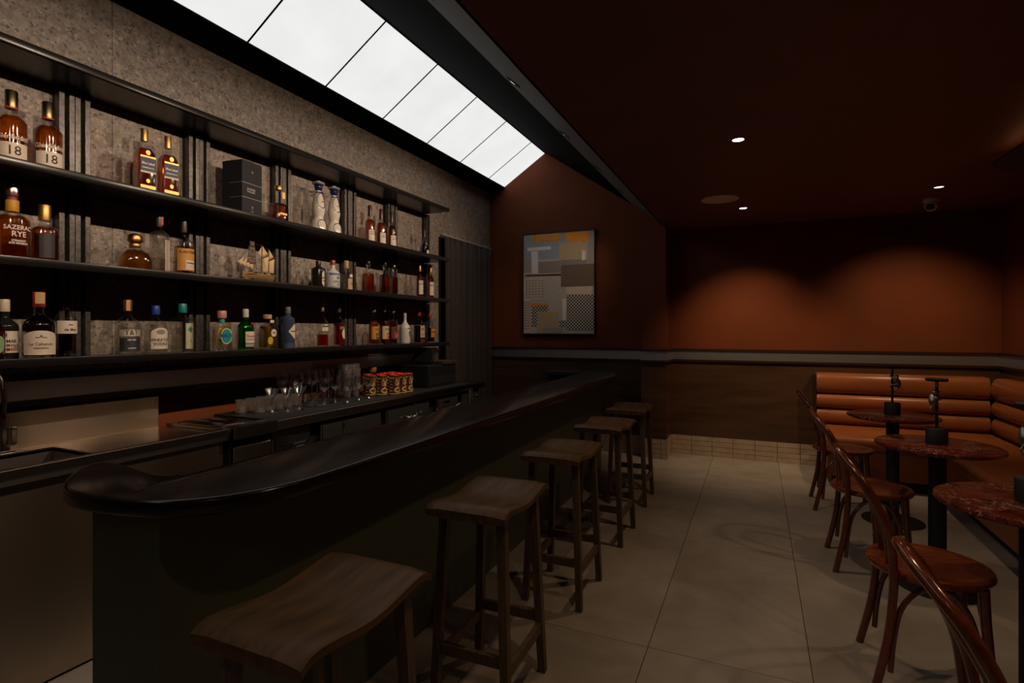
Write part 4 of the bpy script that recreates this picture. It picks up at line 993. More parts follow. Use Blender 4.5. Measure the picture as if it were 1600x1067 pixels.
tequila(2.983, 'left of the two white and blue ceramic tequila bottles')
tequila(3.140, 'right of the two white and blue ceramic tequila bottles')
for y, lb in [(3.552, 'leftmost of three slim amber whiskies with tall white labels'), (3.697, 'middle of three slim amber whiskies with tall white labels'), (3.841, 'rightmost of three slim amber whiskies, in front of an upright')]:
    bottle('whisky_bottle', lb, y, Z1, 0.327, 0.076, DAMB, (0.58, 0.70, 0.36), (0.74, (0.06, 0.012, 0.012), 1.12), fill=0.64, group='slim whisky trio',
           labels=[('rect', 1.1, 0.08, 0.38, P_)], texts=[([('12 YEARS', 0.04, 0.335), ('SINGLE MALT', 0.03, 0.28)], 'ink')])
bottle('cognac_bottle', 'small dark round bottle alone at the end of the highest row', 4.345, Z1, 0.262, 0.086, BROWN, (0.36, 0.62, 0.26), (0.72, DK, 1.1), fill=0.5, labels=[('rect', 0.42, 0.12, 0.26, P_)])
# ---- middle row
bottle('rye_bottle', 'tall rye whiskey bottle with white lettering and yellow neck band', 1.225, Z2, 0.32, 0.118, AMB, (0.54, 0.66, 0.36), (0.80, None, 1), fill=0.60, rot=-0.2,
       labels=[], texts=[([('SAZERAC', 0.080, 0.43), ('RYE', 0.100, 0.345)], 'ink_white', 0.010), ([('STRAIGHT', 0.035, 0.26), ('RYE WHISKEY', 0.035, 0.225)], 'ink_white', 0.010)],
       extra=lambda t, R, H: (MB().lathe([(R*0.375, 0.655*H), (R*0.385, 0.66*H), (R*0.385, 0.80*H), (R*0.37, 0.805*H)], 20).build('neck_band', plain((0.50, 0.24, 0.012), 0.5), t), MB().lathe([(R*0.30, 0.80*H), (R*0.30, 0.86*H), (R*0.36, 0.87*H), (R*0.36, 0.99*H), (R*0.30, H), (0, H)], 20).build('stopper', plain((0.22, 0.06, 0.03), 0.3), t), MB().lathe([(R*0.42, 0.85*H), (R*0.44, 0.99*H), (R*0.40, 1.01*H)], 16).build('plastic_wrap', M['crystal'], t)))
bottle('rum_bottle', 'amber bottle with gold stopper and dark printed label', 1.340, Z2, 0.262, 0.099, DAMB, (0.56, 0.68, 0.38), (0.74, 'gold', 1.18), e=2.6, fill=0.62, rot=-0.25, labels=[('rect', 1.0, 0.10, 0.50, (0.035, 0.03, 0.028))], texts=[])
t = thing('tequila_bottle', 'squat round golden tequila bottle with a copper ball stopper', 'bottle', (XB, 1.722, Z2), -0.2)
H, R = 0.198, 0.073
pr = [(0, 0), (R*0.92, 0), (R, 0.01), (R, 0.045), (R*0.96, 0.07), (R*0.80, 0.098), (R*0.50, 0.118), (R*0.32, 0.125), (R*0.32, 0.148), (0, 0.148)]
g_ = MB().lathe(pr, 32, 3.0, 0.85).build('glass', M['bottle_glass'], t, ang=60)
MB().lathe([(0, 0.01), (R*0.92, 0.012), (R*0.94, 0.045), (R*0.90, 0.07), (R*0.74, 0.095), (R*0.45, 0.112), (0, 0.113)], 28, 3.0, 0.85).build('spirit', liquid((0.93, 0.56, 0.12), 0.5), g_, ang=60)
MB().lathe([(R*0.34, 0.128), (R*0.36, 0.13), (R*0.36, 0.143), (R*0.34, 0.145)], 18).build('neck_ribbon', M['gold'], t)
MB().lathe([(R*0.28, 0.146), (R*0.46, 0.158), (R*0.48, 0.172), (R*0.40, 0.188), (R*0.2, 0.197), (0, 0.198)], 20).build('stopper', M['copper'], t)
def serr(t, R, H):
    fn = wrapper(R, False, 0.001); n = 13; vs = []; fs = []
    for i in range(2*n+1):
        z = H*(0.03+0.53*i/(2*n)); o_ = 0.0035 if i % 2 else -0.0005
        vs += [fn(0.003-o_, z), fn(0.036+o_, z)]
    for i in range(2*n): fs.append((2*i, 2*i+1, 2*i+3, 2*i+2))
    MB().add(vs, fs).build('serrated_label', P_, t, ang=60)
    MB().box(R*0.30, R*0.36, 0.000, 0.011, 0.80*H, 0.99*H).build('red_seal_strip', plain((0.55, 0.06, 0.03), 0.5), t, smooth=False)
bottle('mezcal_bottle', 'tall clear bottle with a jagged-edged white paper strip', 1.845, Z2, 0.328, 0.090, WATER, (0.62, 0.76, 0.28), (0.78, (0.06, 0.055, 0.05), 1.15), fill=0.70, extra=serr, clear=0.9)
bottle('rum_bottle', 'clear bottle with an orange label and long dark cork neck', 1.980, Z2, 0.333, 0.096, (0.85, 0.60, 0.30), (0.56, 0.66, 0.26), (0.74, (0.05, 0.04, 0.035), 1.2), fill=0.5, rot=-0.05,
       labels=[('rect', 1.25, 0.10, 0.46, (0.52, 0.24, 0.05)), ('rect', 0.62, 0.12, 0.27, P_, 0.012)], texts=[([('PLANTERAY', 0.06, 0.40)], 'ink'), ([('XAYMACA', 0.035, 0.225), ('* * *', 0.05, 0.155)], 'ink', 0.012)], clear=0.8)
bottle('gin_bottle', 'squat black apothecary gin bottle with white diamond label', 2.984, Z2, 0.205, 0.092, None, (0.70, 0.82, 0.36), (0.84, DK, 1.15), glass=plain((0.012, 0.011, 0.009), 0.12), e=2.5,
       labels=[('diamond', 1.15, 0.10, 0.66, P_, 0.006)], texts=[([("HENDRICK'S", 0.075, 0.40), ('GIN', 0.06, 0.30)], 'ink', 0.006)])
bottle('gin_bottle', 'white ceramic gin bottle with blue painted band and red stopper', 3.128, Z2, 0.226, 0.102, None, (0.56, 0.76, 0.28), (0.86, (0.22, 0.05, 0.035), 1.3), glass=plain((0.56, 0.54, 0.50), 0.2),
       labels=[('rect', 1.3, 0.50, 0.57, (0.10, 0.14, 0.26)), ('rect', 1.2, 0.06, 0.14, (0.20, 0.24, 0.34)), ('disc', 0.26, 0.36, 0.48, (0.10, 0.15, 0.14))], texts=[([('GINRAW', 0.085, 0.29), ('GIN', 0.07, 0.20)], (0.12, 0.15, 0.2))])
bottle('gin_bottle', 'clear round gin bottle with wooden stopper and tan label', 3.272, Z2, 0.240, 0.095, WATER, (0.54, 0.70, 0.30), (0.76, 'cork', 1.3), fill=0.55, rot=0.1, clear=0.9,
       labels=[('rect', 0.9, 0.08, 0.42, (0.44, 0.31, 0.18), 0.012), ('rect', 0.6, 0.46, 0.56, P_, 0.012)], texts=[([('GIN', 0.11, 0.26)], 'ink', 0.012)])
for y, h_, w_, lb in [(3.528, 0.268, 0.086, 'leftmost of three amber crystal decanter bottles on the third shelf'), (3.744, 0.280, 0.082, 'middle amber crystal decanter bottle on the third shelf'), (3.872, 0.268, 0.064, 'rightmost amber crystal decanter bottle, before an upright')]:
    bottle('decanter_bottle', lb, y, Z2, h_, w_, (0.80, 0.25, 0.05), (0.58, 0.68, 0.30), (0.75, None, 1), e=5, dep=0.9, fill=0.60, group='crystal decanter trio',
           extra=lambda t, R, H: MB().lathe([(R*0.24, 0.74*H), (R*0.26, 0.80*H), (R*0.42, 0.86*H), (R*0.46, 0.97*H), (R*0.36, H), (0, H)], 8).build('crystal_stopper', M['crystal'], t))
for y, lb in [(4.268, 'left of two slim gold-capped whiskies with white labels'), (4.452, 'right of two slim gold-capped whiskies, next to the curtain')]:
    bottle('whisky_bottle', lb, y, Z2, 0.338, 0.064, DAMB, (0.56, 0.70, 0.42), (0.76, 'gold', 1.1), fill=0.70, group='slim gold-capped whisky pair', labels=[('rect', 1.2, 0.12, 0.50, P_)], texts=[([('The', 0.04, 0.45), ('MACALLAN', 0.045, 0.40), ('12', 0.05, 0.22)], 'ink')])
# ---- lowest row
bottle('liqueur_bottle', 'orange liqueur bottle cut off by the left frame edge', 1.150, Z3, 0.24, 0.075, (0.75, 0.30, 0.03), (0.55, 0.7, 0.3), (0.8, 'gold', 1.1), fill=0.6, labels=[('disc', 0.7, 0.12, 0.42, (0.20, 0.32, 0.16))], x=-2.84)
bottle('red_wine_bottle', 'dark wine bottle with white and red label at far left', 1.212, Z3, 0.253, 0.092, (0.05, 0.008, 0.012), (0.54, 0.72, 0.34), (0.80, (0.55, 0.46, 0.33), 1.1), fill=0.6, glass=plain((0.010, 0.012, 0.008), 0.1), x=-2.90, rot=-0.15,
       labels=[('rect', 1.0, 0.11, 0.47, P_), ('rect', 0.9, 0.14, 0.25, (0.14, 0.012, 0.012)), ('disc', 0.18, 0.36, 0.45, DK, -0.012)], texts=[([('EL MAR', 0.075, 0.30)], 'ink'), ([('RESERVA', 0.04, 0.20)], 'ink_white')])
bottle('brandy_bottle', 'dark bottle with arched cream label and red capsule', 1.305, Z3, 0.288, 0.114, (0.16, 0.05, 0.012), (0.50, 0.68, 0.34), (0.78, (0.34, 0.028, 0.015), 1.12), fill=0.6, rot=-0.3,
       labels=[('arch', 1.15, 0.06, 0.42, P_), ('rect', 0.28, 0.82, 0.985, (0.45, 0.3, 0.12), -0.004)] , texts=[([('Le Cabanon', 0.065, 0.22), ('ARMAGNAC', 0.035, 0.16)], (0.20, 0.12, 0.08)), ([('~^~', 0.09, 0.32)], 'ink')], x=-2.84)
bottle('pastis_bottle', 'clear shouldered bottle half hidden behind the red-capped bottle', 1.452, Z3, 0.297, 0.084, (0.06, 0.05, 0.045), (0.56, 0.78, 0.30), (0.84, DK, 1.15), fill=0.36, x=-2.935, labels=[('rect', 1.25, 0.36, 0.56, P_)], texts=[([('de Mer', 0.06, 0.42), ('~', 0.11, 0.50)], 'ink')])
bottle('gin_bottle', 'clear gin bottle with black label and orange tax strip', 1.687, Z3, 0.274, 0.106, WATER, (0.56, 0.72, 0.33), (0.80, (0.06, 0.06, 0.07), 1.1), fill=0.5, clear=0.92, e=2.6, rot=-0.2,
       labels=[('rect', 0.98, 0.07, 0.31, (0.03, 0.032, 0.045)), ('rect', 0.98, 0.34, 0.46, P_)], texts=[([('T&T', 0.13, 0.40)], 'ink'), ([('DRY GIN', 0.035, 0.27), ('LONDON', 0.03, 0.12)], 'ink_white')],
       extra=lambda t, R, H: MB().box(R*0.37, R*0.385, -0.013, 0.004, 0.80*H, 0.995*H).build('tax_strip', plain((0.60, 0.25, 0.06), 0.6), t, smooth=False))
bottle('vodka_bottle', 'round clear vodka bottle with arched white label and blue cap', 1.826, Z3, 0.250, 0.107, WATER, (0.54, 0.76, 0.26), (0.82, (0.012, 0.045, 0.28), 1.4), fill=0.5, clear=0.92, rot=-0.1,
       labels=[('arch', 0.86, 0.10, 0.54, P_), ('disc', 0.42, 0.40, 0.50, (0.22, 0.20, 0.18))], texts=[([('WHEATLEY', 0.085, 0.285), ('VODKA', 0.085, 0.20)], 'ink')])
bottle('vodka_bottle', 'clear straight bottle with teal cap and pale green label', 1.972, Z3, 0.267, 0.100, WATER, (0.64, 0.74, 0.36), (0.82, (0.01, 0.20, 0.18), 1.15), fill=0.5, clear=0.92, e=2.8, rot=0.0,
       labels=[('rect', 0.55, 0.08, 0.60, (0.42, 0.42, 0.28), 0.012), ('diamond', 0.36, 0.40, 0.54, (0.01, 0.15, 0.09), 0.012)], texts=[([('16', 0.06, 0.24)], (0.15, 0.1, 0.06), 0.012)])
bottle('gin_bottle', 'clear gin bottle with round turquoise label and wooden stopper', 2.212, Z3, 0.236, 0.086, WATER, (0.68, 0.74, 0.34), (0.82, (0.45, 0.22, 0.15), 1.7), fill=0.6, e=5, dep=0.85, clear=0.9, rot=0.05,
       labels=[('disc', 0.92, 0.17, 0.57, (0.50, 0.50, 0.10)), ], texts=[],
       extra=lambda t, R, H: (sheet('disc', 0.080*0.86, 0.20*H, 0.54*H, lambda q, z: (R*0.85+0.0016, q, z)).build('label', plain((0.01, 0.22, 0.27), 0.5), t, smooth=False), letters(t, R*0.85+0.001, True, [('MALFY', 0.032, 0.38*H)], plain((0.01, 0.05, 0.16)), 0), MB().lathe([(R*0.36, 0.70*H), (R*0.38, 0.71*H), (R*0.38, 0.81*H), (R*0.36, 0.815*H)], 16).build('neck_band', plain((0.02, 0.28, 0.25), 0.5), t), MB().tube(catmull([(-0.01, -0.03, 0.05), (0.0, -0.028, 0.10), (-0.01, 0.0, 0.13), (-0.015, 0.02, 0.09), (-0.01, -0.005, 0.06)], 5), 0.009, 6).build('lemon_print', plain((0.50, 0.30, 0.015), 0.6), t)))
def seal(t, R, H):
    a = 0.45; MB().lathe([(0.013, -0.002), (0.013, 0.002), (0.009, 0.004), (0, 0.0045)], 14, mtx=Matrix.Translation((R*0.86*cos(a), R*0.86*sin(a), 0.63*H)) @ Matrix.Rotation(a, 4, 'Z') @ Matrix.Rotation(pi/2-0.4, 4, 'Y')).build('wax_seal', plain((0.42, 0.012, 0.03), 0.3), t)
bottle('gin_bottle', 'bright green gin bottle with red seal and white label', 2.375, Z3, 0.252, 0.096, (0.02, 0.50, 0.05), (0.54, 0.78, 0.30), (0.80, (0.50, 0.47, 0.40), 1.2), fill=0.74, glass=glass_mat('green_glass', (0.25, 0.85, 0.30), 0.035, 0.3), rot=0.1,
       labels=[('rect', 0.80, 0.17, 0.45, P_), ('rect', 0.80, 0.08, 0.155, (0.30, 0.29, 0.27))], texts=[([('Tanqueray', 0.07, 0.34), ('LONDON DRY GIN', 0.03, 0.26)], (0.25, 0.07, 0.06))], extra=seal)
bottle('liqueur_bottle', 'squat square yellow liqueur bottle with wooden stopper', 2.538, Z3, 0.222, 0.088, YEL, (0.62, 0.74, 0.40), (0.88, 'cork', 1.5), fill=0.66, e=5, dep=0.9, rot=0.05,
       labels=[('disc', 0.52, 0.36, 0.58, P_, 0.014), ('disc', 0.50, 0.14, 0.36, (0.50, 0.36, 0.02), -0.014), ('rect', 0.36, 0.76, 0.84, P_)], texts=[([('TIME', 0.055, 0.47)], 'ink', 0.014)])
bottle('gin_bottle', 'dark blue apothecary gin bottle with white diamond label', 2.705, Z3, 0.277, 0.088, None, (0.70, 0.82, 0.36), (0.84, (0.12, 0.12, 0.13), 1.15), glass=plain((0.035, 0.05, 0.085), 0.12), rot=0.1,
       labels=[('diamond', 1.0, 0.22, 0.60, P_, 0.010), ('rect', 1.4, 0.01, 0.13, (0.03, 0.06, 0.12))], texts=[([("HENDRICK'S", 0.04, 0.41)], 'ink', 0.010)])
bottle('bitter_bottle', 'clear bottle half full of red bitter with a gold cap', 3.022, Z3, 0.322, 0.080, RED, (0.54, 0.70, 0.30), (0.80, 'gold', 1.2), fill=0.28, labels=[('rect', 0.85, 0.45, 0.53, DK), ('rect', 0.85, 0.36, 0.445, P_)], texts=[([('CAMPARI', 0.065, 0.49)], 'ink_white')])
bottle('aperitif_bottle', 'red aperitif bottle with tilted blue and white label', 3.195, Z3, 0.320, 0.082, (0.93, 0.07, 0.03), (0.52, 0.70, 0.28), (0.80, (0.06, 0.055, 0.05), 1.15), fill=0.54,
       labels=[('rect', 0.9, 0.38, 0.48, (0.03, 0.03, 0.05), 0.008), ('disc', 0.6, 0.17, 0.42, P_, 0.012)], texts=[([('APEROL', 0.07, 0.43)], (0.55, 0.28, 0.02), 0.008)])
for y, H_, lb, c1, c2, tx in [(3.597, 0.328, 'rum bottle with a plain orange label, left of its trio', (0.52, 0.22, 0.025), (0.06, 0.05, 0.02), 'RUM'), (3.735, 0.336, 'rum bottle with cream and red label, middle of its trio', (0.52, 0.40, 0.22), (0.55, 0.09, 0.03), 'RHUM'), (3.856, 0.328, 'rum bottle with dark and scarlet label, right of its trio', (0.10, 0.035, 0.025), (0.60, 0.03, 0.04), 'RON')]:
    bottle('rum_bottle', lb, y, Z3, H_, 0.078, (0.85, 0.30, 0.06), (0.54, 0.68, 0.30), (0.82, (0.10, 0.09, 0.085), 1.15), fill=0.60, group='rum trio', labels=[('rect', 1.25, 0.14, 0.46, c1), ('rect', 0.72, 0.15, 0.30, c2, 0.012)], texts=[([(tx, 0.06, 0.385)], 'ink'), ([('AGED', 0.04, 0.22)], 'ink_white', 0.012)],
           extra=lambda t, R, H: MB().box(R*0.345, R*0.36, 0.0, 0.012, 0.84*H, 1.0*H).build('tax_strip', plain((0.42, 0.39, 0.35), 0.6), t, smooth=False))
bottle('coconut_rum_bottle', 'plain white bottle with a small palm tree mark', 4.035, Z3, 0.272, 0.092, None, (0.50, 0.78, 0.28), (0.86, (0.50, 0.48, 0.45), 1.1), glass=plain((0.56, 0.54, 0.50), 0.3),
       labels=[('disc', 0.32, 0.24, 0.42, (0.02, 0.02, 0.02), 0.01), ('disc', 0.2, 0.26, 0.34, (0.5, 0.30, 0.02), 0.01)], texts=[([('Malibu', 0.06, 0.50)], (0.15, 0.1, 0.08))])
bottle('liqueur_bottle', 'dark bottle with tall red cap and pale label', 4.257, Z3, 0.326, 0.096, (0.12, 0.04, 0.015), (0.50, 0.72, 0.28), (0.78, (0.50, 0.012, 0.02), 1.25), fill=0.5, e=4, dep=0.8, labels=[('rect', 0.75, 0.16, 0.50, (0.48, 0.36, 0.27)), ('rect', 0.75, 0.02, 0.12, (0.14, 0.02, 0.02))], texts=[([('LIQUEUR', 0.045, 0.40), ('1863', 0.045, 0.24)], 'ink')])
bottle('liqueur_bottle', 'short dark bottle with red cap and orange label at row end', 4.440, Z3, 0.283, 0.088, (0.10, 0.035, 0.012), (0.50, 0.76, 0.24), (0.88, (0.50, 0.012, 0.02), 1.7), fill=0.5, e=4, dep=0.8, labels=[('rect', 0.75, 0.18, 0.48, (0.58, 0.20, 0.02))], texts=[([('COINTREAU', 0.06, 0.36)], 'ink')])

# ------------------------------------------------------------------ model ship
sh_ = thing('model_ship', 'wooden model sailing ship with cream cloth sails', 'model ship', (-2.85, 2.44, Z2))
hullm, sailm, mast = plain((0.30, 0.17, 0.07), 0.5), plain((0.58, 0.42, 0.24), 0.8), plain((0.09, 0.045, 0.02), 0.5)
vs = []; fs = []; n = 14
for i in range(n+1):
    f = i/n; y = -0.105 + 0.225*f; wd = 0.027*(sin(min(1, f*1.9+0.05)*pi/2))*(1-0.25*max(0, f-0.75)/0.25); top = 0.052 + 0.020*(1-f)**3 + 0.012*max(0, f-0.6); bot = 0.018 + 0.022*(1-f)**4
    vs += [(-wd, y, top), (-wd*0.85, y, (top+bot)/2), (0, y, bot), (wd*0.85, y, (top+bot)/2), (wd, y, top)]
for i in range(n):
    for j in range(4): a = i*5+j; fs.append((a, a+1, a+6, a+5))
    fs.append((i*5+4, i*5, i*5+5, i*5+9))
fs += [(0, 1, 2, 3, 4), tuple(n*5+k for k in (4, 3, 2, 1, 0))]
hu = MB().add(vs, fs).build('hull', hullm, sh_, ang=40)
MB().tube([(0.027, -0.08+0.02*k, 0.058+0.008*max(0, (2-k)/4)) for k in range(11)], 0.002, 6).build('rail', plain((0.5, 0.33, 0.13), 0.5), hu)
MB().box(-0.014, 0.014, -0.01, 0.03, 0.055, 0.072).build('deck_house', mast, hu, smooth=False)
MB().box(-0.012, 0.012, 0.06, 0.095, 0.058, 0.074).build('deck_house', plain((0.16, 0.13, 0.11), 0.5), hu, smooth=False)
MB().tube([(0, -0.085, 0.065), (0, -0.15, 0.118)], [0.003, 0.002], 6).build('bowsprit', mast, sh_)
MB().box(-0.02, 0.02, -0.04, -0.03, 0, 0.030).build('stand', mast, sh_, smooth=False); MB().box(-0.02, 0.02, 0.06, 0.07, 0, 0.030).build('stand', mast, sh_, smooth=False)
for y, h_ in ((-0.035, 0.255), (0.035, 0.246), (0.085, 0.228)): MB().tube([(0, y, 0.05), (0, y, h_)], [0.0035, 0.002], 8).build('mast', mast, sh_)
def sail(name, pts, bow=0.008, m=sailm):
    # quad or triangle in (y, z), bellied out towards +x
    A_ = [Vector((0, p[0], p[1])) for p in pts]
    if len(A_) == 3: A_ = [A_[0], A_[1], A_[2], A_[2]]
    vs = []; fs = []; k = 5
    for i in range(k+1):
        for j in range(k+1):
            u, v = i/k, j/k; p = (A_[0]*(1-u)+A_[1]*u)*(1-v) + (A_[3]*(1-u)+A_[2]*u)*v
            vs.append((p.x + 0.004 + bow*sin(u*pi)*sin(max(0.15, v)*pi), p.y, p.z))
    for i in range(k):
        for j in range(k): a = i*(k+1)+j; fs.append((a, a+1, a+k+2, a+k+1))
    o = MB().add(vs, fs).build(name, m, sh_, ang=80); md = o.modifiers.new('cloth', 'SOLIDIFY'); md.thickness = 0.0012
for k in range(4): 
    o_ = 0.026*k
    sail('jib_sail', [(-0.142+o_, 0.122-0.006*k), (-0.112+o_, 0.098-0.006*k), (-0.095+o_*0.9, 0.160-0.007*k)], 0.004)
sail('gaff_sail', [(0.038, 0.075), (0.080, 0.068), (0.088, 0.180), (0.038, 0.158)])
sail('gaff_sail', [(0.088, 0.075), (0.128, 0.070), (0.133, 0.168), (0.088, 0.148)])
sail('top_sail', [(0.038, 0.168), (0.082, 0.192), (0.038, 0.242)], 0.003); sail('top_sail', [(0.090, 0.158), (0.126, 0.178), (0.088, 0.225)], 0.003)
sail('stay_sail', [(0.004, 0.190), (0.030, 0.165), (0.032, 0.235)], 0.003)
dks = plain((0.13, 0.10, 0.075), 0.8)
for z, w_ in ((0.118, 0.040), (0.158, 0.036), (0.194, 0.030), (0.226, 0.022)): 
    sail('square_sail', [(-0.035-w_, z), (-0.035+w_*0.7, z), (-0.035+w_*0.6, z+0.030), (-0.035-w_*0.85, z+0.030)], 0.012, dks)
    MB().tube([(0.002, -0.035-w_, z+0.031), (0.002, -0.035+w_*0.7, z+0.031)], 0.0015, 6).build('yard', mast, sh_)
MB().tube([(0.006, 0.036, 0.162), (0.006, 0.088, 0.186)], 0.0022, 6).build('boom', mast, sh_); MB().tube([(0.006, 0.086, 0.152), (0.006, 0.136, 0.174)], 0.0022, 6).build('boom', mast, sh_)
rg = MB()
for a, b in (((0, -0.15, 0.118), (0, -0.035, 0.245)), ((0, -0.12, 0.09), (0, -0.10, 0.045)), ((0, -0.035, 0.245), (0, 0.035, 0.24)), ((0, 0.035, 0.24), (0, 0.085, 0.22)), ((0.024, -0.01, 0.055), (0, -0.035, 0.21)), ((0.024, 0.06, 0.058), (0, 0.035, 0.2))): rg.tube([a, b], 0.0008, 5)
rg.build('rigging', mast, sh_)

# ------------------------------------------------------------------ glassware on the fridge counter
ZG = 0.860
def stem_parts(kind):
    if kind == 'martini': bowl = [(0.002, 0.083), (0.012, 0.089), (0.026, 0.108), (0.046, 0.150), (0.0452, 0.150), (0.025, 0.110), (0.011, 0.092), (0, 0.089)]; h0 = 0.085; fr_ = 0.034
    elif kind == 'wine': bowl = [(0.003, 0.085), (0.018, 0.090), (0.033, 0.110), (0.036, 0.135), (0.031, 0.178), (0.0304, 0.178), (0.0352, 0.135), (0.032, 0.111), (0.017, 0.092), (0, 0.089)]; h0 = 0.087; fr_ = 0.032
    else: bowl = [(0.003, 0.115), (0.020, 0.121), (0.038, 0.145), (0.041, 0.175), (0.034, 0.222), (0.0334, 0.222), (0.0402, 0.175), (0.037, 0.146), (0.019, 0.123), (0, 0.119)]; h0 = 0.117; fr_ = 0.036
    stem = [(0.012, 0.004), (0.005, 0.012), (0.0032, 0.03), (0.003, h0-0.01), (0.005, h0)]
    foot = [(0, 0), (fr_, 0), (fr_, 0.0018), (0.014, 0.004), (0, 0.005)]
    r = []
    for nm, pr in (('bowl', bowl), ('stem', stem), ('foot', foot)):
        me = MB().lathe(pr, 22).mesh(nm); me.materials.append(M['crystal'] if nm != 'bowl' else M['glass']); r.append((nm, me))
    return r
SM = {k: stem_parts(k) for k in ('martini', 'wine', 'tall')}
def stemware(kind, name, label, x, y, group):
    t = thing(name, label, 'glass', (x, y, ZG), 0, group)
    for nm, me in SM[kind]: obj(nm, me, None, t)
for (x, y), lb in zip([(-2.72, 2.44), (-2.655, 2.50), (-2.665, 2.605)], ['leftmost martini glass standing before the cut tumblers', 'middle martini glass standing before the cut tumblers', 'rightmost martini glass standing before the cut tumblers']):
    stemware('martini', 'martini_glass', lb, x, y, 'martini glasses')
for (x, y), lb in zip([(-2.70, 2.86), (-2.70, 2.965), (-2.60, 2.975)], ['wine glass behind the two plain tumblers', 'second small wine glass right of the two plain tumblers', 'small wine glass nearest the counter edge, right of the tumblers']):
    stemware('wine', 'wine_glass', lb, x, y, 'small wine glasses')
for q_, (x, y) in enumerate([(-2.62, 3.12), (-2.63, 3.24)]):
    stemware('wine', 'wine_glass', ['left', 'right'][q_] + ' of two small wine glasses in front of the tumbler stacks', x, y, 'wine glasses before the stacks')
ORD = ['leftmost', 'second from left', 'third from left', 'fourth from left', 'fifth from left']
for q_, (x, y) in enumerate([(-2.92, 2.70), (-2.92, 2.79), (-2.92, 2.91), (-2.92, 3.02), (-2.92, 3.14), (-2.83, 2.75), (-2.83, 2.88), (-2.83, 3.0)]):
    stemware('tall', 'tall_wine_glass', ORD[q_ % 5] + (' tall wine glass of the row against the wall' if q_ < 5 else ' tall wine glass of the row behind the plain tumblers'), x, y, 'tall wine glasses against the wall')
def facet(a, r, z, p):
    k = 1 + 0.035*(1 if (int(round(a/(2*pi)*24)) + int(z/0.012)) % 2 else -1)
    return (p[0]*k, p[1]*k, z)
cut = MB().lathe([(0, 0), (0.031, 0), (0.034, 0.004), (0.034, 0.014), (0.034, 0.026), (0.034, 0.038), (0.034, 0.050), (0.034, 0.062), (0.034, 0.074), (0.034, 0.084), (0.0315, 0.084), (0.030, 0.012), (0, 0.012)], 24, mod=facet).mesh('cut_tumbler', ang=10); cut.materials.append(M['cut'])
for r in range(2):
    for k in range(5):
        o = obj('cut_tumbler', cut, None, None, (-2.86 + 0.08*r - 0.006*k, 2.335 + 0.079*k + 0.06*r, ZG))
        tag(o, ORD[k] + (' cut crystal tumbler of the front row on the black mat' if r else ' cut crystal tumbler of the rear row by the wall'), 'glass', 'front row of cut tumblers' if r else 'rear row of cut tumblers')
pl_ = MB().lathe([(0, 0), (0.030, 0), (0.034, 0.005), (0.036, 0.085), (0.0348, 0.085), (0.0325, 0.010), (0, 0.008)], 24).mesh('plain_tumbler'); pl_.materials.append(M['glass'])
for (x, y), lb in zip([(-2.69, 2.72), (-2.635, 2.765)], ['left of two plain clear tumblers in the middle of the mat', 'right of two plain clear tumblers in the middle of the mat']):
    tag(obj('plain_tumbler', pl_, None, None, (x, y, ZG)), lb, 'glass', 'plain tumblers')
stk = MB().lathe([(0, 0), (0.027, 0), (0.030, 0.004), (0.031, 0.045), (0.036, 0.050), (0.037, 0.078), (0.0355, 0.078), (0.0345, 0.052), (0.0295, 0.046), (0.027, 0.007), (0, 0.006)], 20).mesh('stacking_tumbler'); stk.materials.append(M['cut'])
for i, (x, y) in enumerate([(-2.90, 3.24), (-2.90, 3.33), (-2.90, 3.42), (-2.80, 3.20), (-2.80, 3.29)]):
    for k in range(5):
        tag(obj('stacking_tumbler', stk, None, None, (x, y, ZG + 0.0435*k)), ['bottom', 'second', 'third', 'fourth', 'topmost'][k] + ' clear tumbler of the ' + ['left rear', 'middle rear', 'right rear', 'left front', 'right front'][i] + ' stack beside the tiki mugs', 'glass', 'stacked tumblers level %d' % (k+1))
tag(MB().lathe([(0, 0), (0.026, 0), (0.034, 0.012), (0.036, 0.040), (0.033, 0.040), (0.030, 0.014), (0, 0.008)], 22).build('amber_bowl', plain((0.42, 0.16, 0.04), 0.35), None, (-2.90, 3.62, 1.02)), 'small amber bowl on a dark stand behind the tiki mugs', 'bowl')
t = thing('jar_stand', 'dark jar stand holding the small amber bowl', 'stand', (-2.90, 3.62, ZG))
MB().lathe([(0.034, 0), (0.034, 0.012), (0.02, 0.02), (0.02, 0.148), (0.034, 0.154), (0.034, 0.16), (0, 0.16)], 18).build('pedestal', M['matte_black'], t)
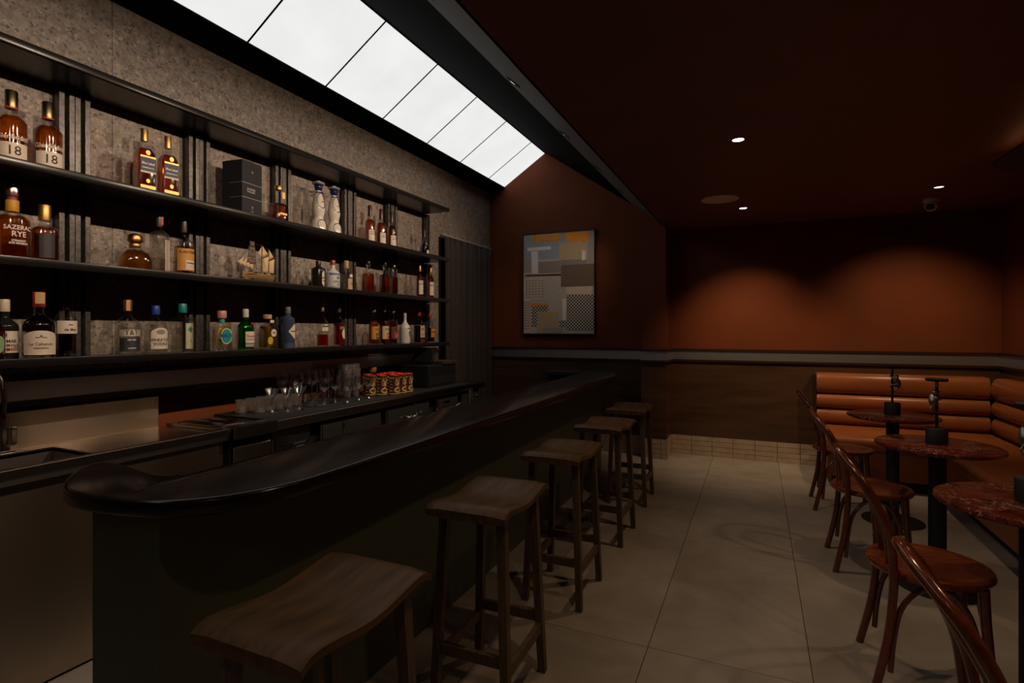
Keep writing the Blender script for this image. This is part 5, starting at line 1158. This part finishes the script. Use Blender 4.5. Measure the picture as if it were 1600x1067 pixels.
# tiki mugs: carved relief with a tan glaze wiped off the ridges
def tiki_mesh():
    n, rows = 40, 34; H_ = 0.150; vs = []; fs = []; hgt = []
    def relief(a, f):
        g = 0.0
        for s_ in (-1, 1):
            d = sqrt(((a - s_*0.42)/0.30)**2 + ((f-0.64)/0.13)**2)
            g += 1.0*math.exp(-((d-1)/0.25)**2) + 0.9*math.exp(-(d/0.35)**2)
        g += 1.1*math.exp(-(a/0.13)**2)*math.exp(-((f-0.50)/0.14)**2)
        m_ = sqrt((a/0.75)**2 + ((f-0.25)/0.11)**2)
        g += 1.0*math.exp(-((m_-1)/0.22)**2)
        if m_ < 0.8: g += 0.5*(1 if sin(a*16) > 0 else -0.6)
        g += 0.8*math.exp(-((f-0.86)/0.03)**2)*(0.6+0.4*sin(a*10)) + 0.7*math.exp(-((f-0.06)/0.03)**2)
        if abs(a) > 1.0: g += 0.7*max(0, sin(f*38))*min(1, abs(a)-1.0)*2
        return max(-0.3, min(1.2, g))
    for j in range(rows+1):
        f = j/rows; r0 = 0.036 + 0.003*cos(f*pi*2.2)
        for i in range(n):
            a = -pi + 2*pi*i/n; g = relief(a, f)
            r = r0 + 0.0045*g; vs.append((r*cos(a), r*sin(a), f*H_)); hgt.append(g)
    for j in range(rows):
        for i in range(n): a = j*n+i; b = j*n+(i+1) % n; fs.append((a, b, b+n, a+n))
    fs.append(tuple(range(n))[::-1])
    me = bpy.data.meshes.new('tiki_body'); me.from_pydata(vs, [], fs); me.update()
    at = me.attributes.new('glaze', 'FLOAT', 'POINT'); at.data.foreach_set('value', hgt)
    me.polygons.foreach_set('use_smooth', [True]*len(me.polygons))
    m_, N, L, b = new_mat('tiki_glaze'); an = N.new('ShaderNodeAttribute'); an.attribute_name = 'glaze'
    r = N.new('ShaderNodeValToRGB'); r.color_ramp.elements[0].position = 0.15; r.color_ramp.elements[0].color = (0.07, 0.028, 0.010, 1); r.color_ramp.elements[1].position = 0.75; r.color_ramp.elements[1].color = (0.62, 0.40, 0.17, 1)
    L.new(an.outputs['Fac'], r.inputs[0]); L.new(r.outputs[0], b.inputs['Base Color']); b.inputs['Roughness'].default_value = 0.3
    me.materials.append(m_); return me
tk = tiki_mesh(); rim = MB().lathe([(0.0385, 0.148), (0.040, 0.152), (0.038, 0.157), (0.034, 0.155), (0.033, 0.06), (0, 0.055)], 24).mesh('rim'); rim.materials.append(plain((0.50, 0.03, 0.02), 0.25))
mugs = [(-2.735, 3.395, 0), (-2.665, 3.445, 0), (-2.60, 3.515, 0), (-2.598, 3.605, 0), (-2.595, 3.69, 0), (-2.83, 3.48, 1), (-2.755, 3.535, 1), (-2.695, 3.60, 1), (-2.69, 3.69, 1), (-2.785, 3.63, 2), (-2.78, 3.72, 2)]
cnt = [0, 0, 0]
for x, y, r in mugs:
    cnt[r] += 1
    t = thing('tiki_mug', ORD[cnt[r]-1] + [' carved tan tiki mug of the front row at the counter edge', ' carved tan tiki mug of the middle row, mostly red rim seen', ' carved tan tiki mug of the rear row, only red rim seen'][r], 'mug', (x, y, ZG), random.uniform(-0.35, 0.1), ['front row of tiki mugs', 'middle row of tiki mugs', 'rear row of tiki mugs'][r])
    obj('body', tk, None, t); obj('rim', rim, None, t)
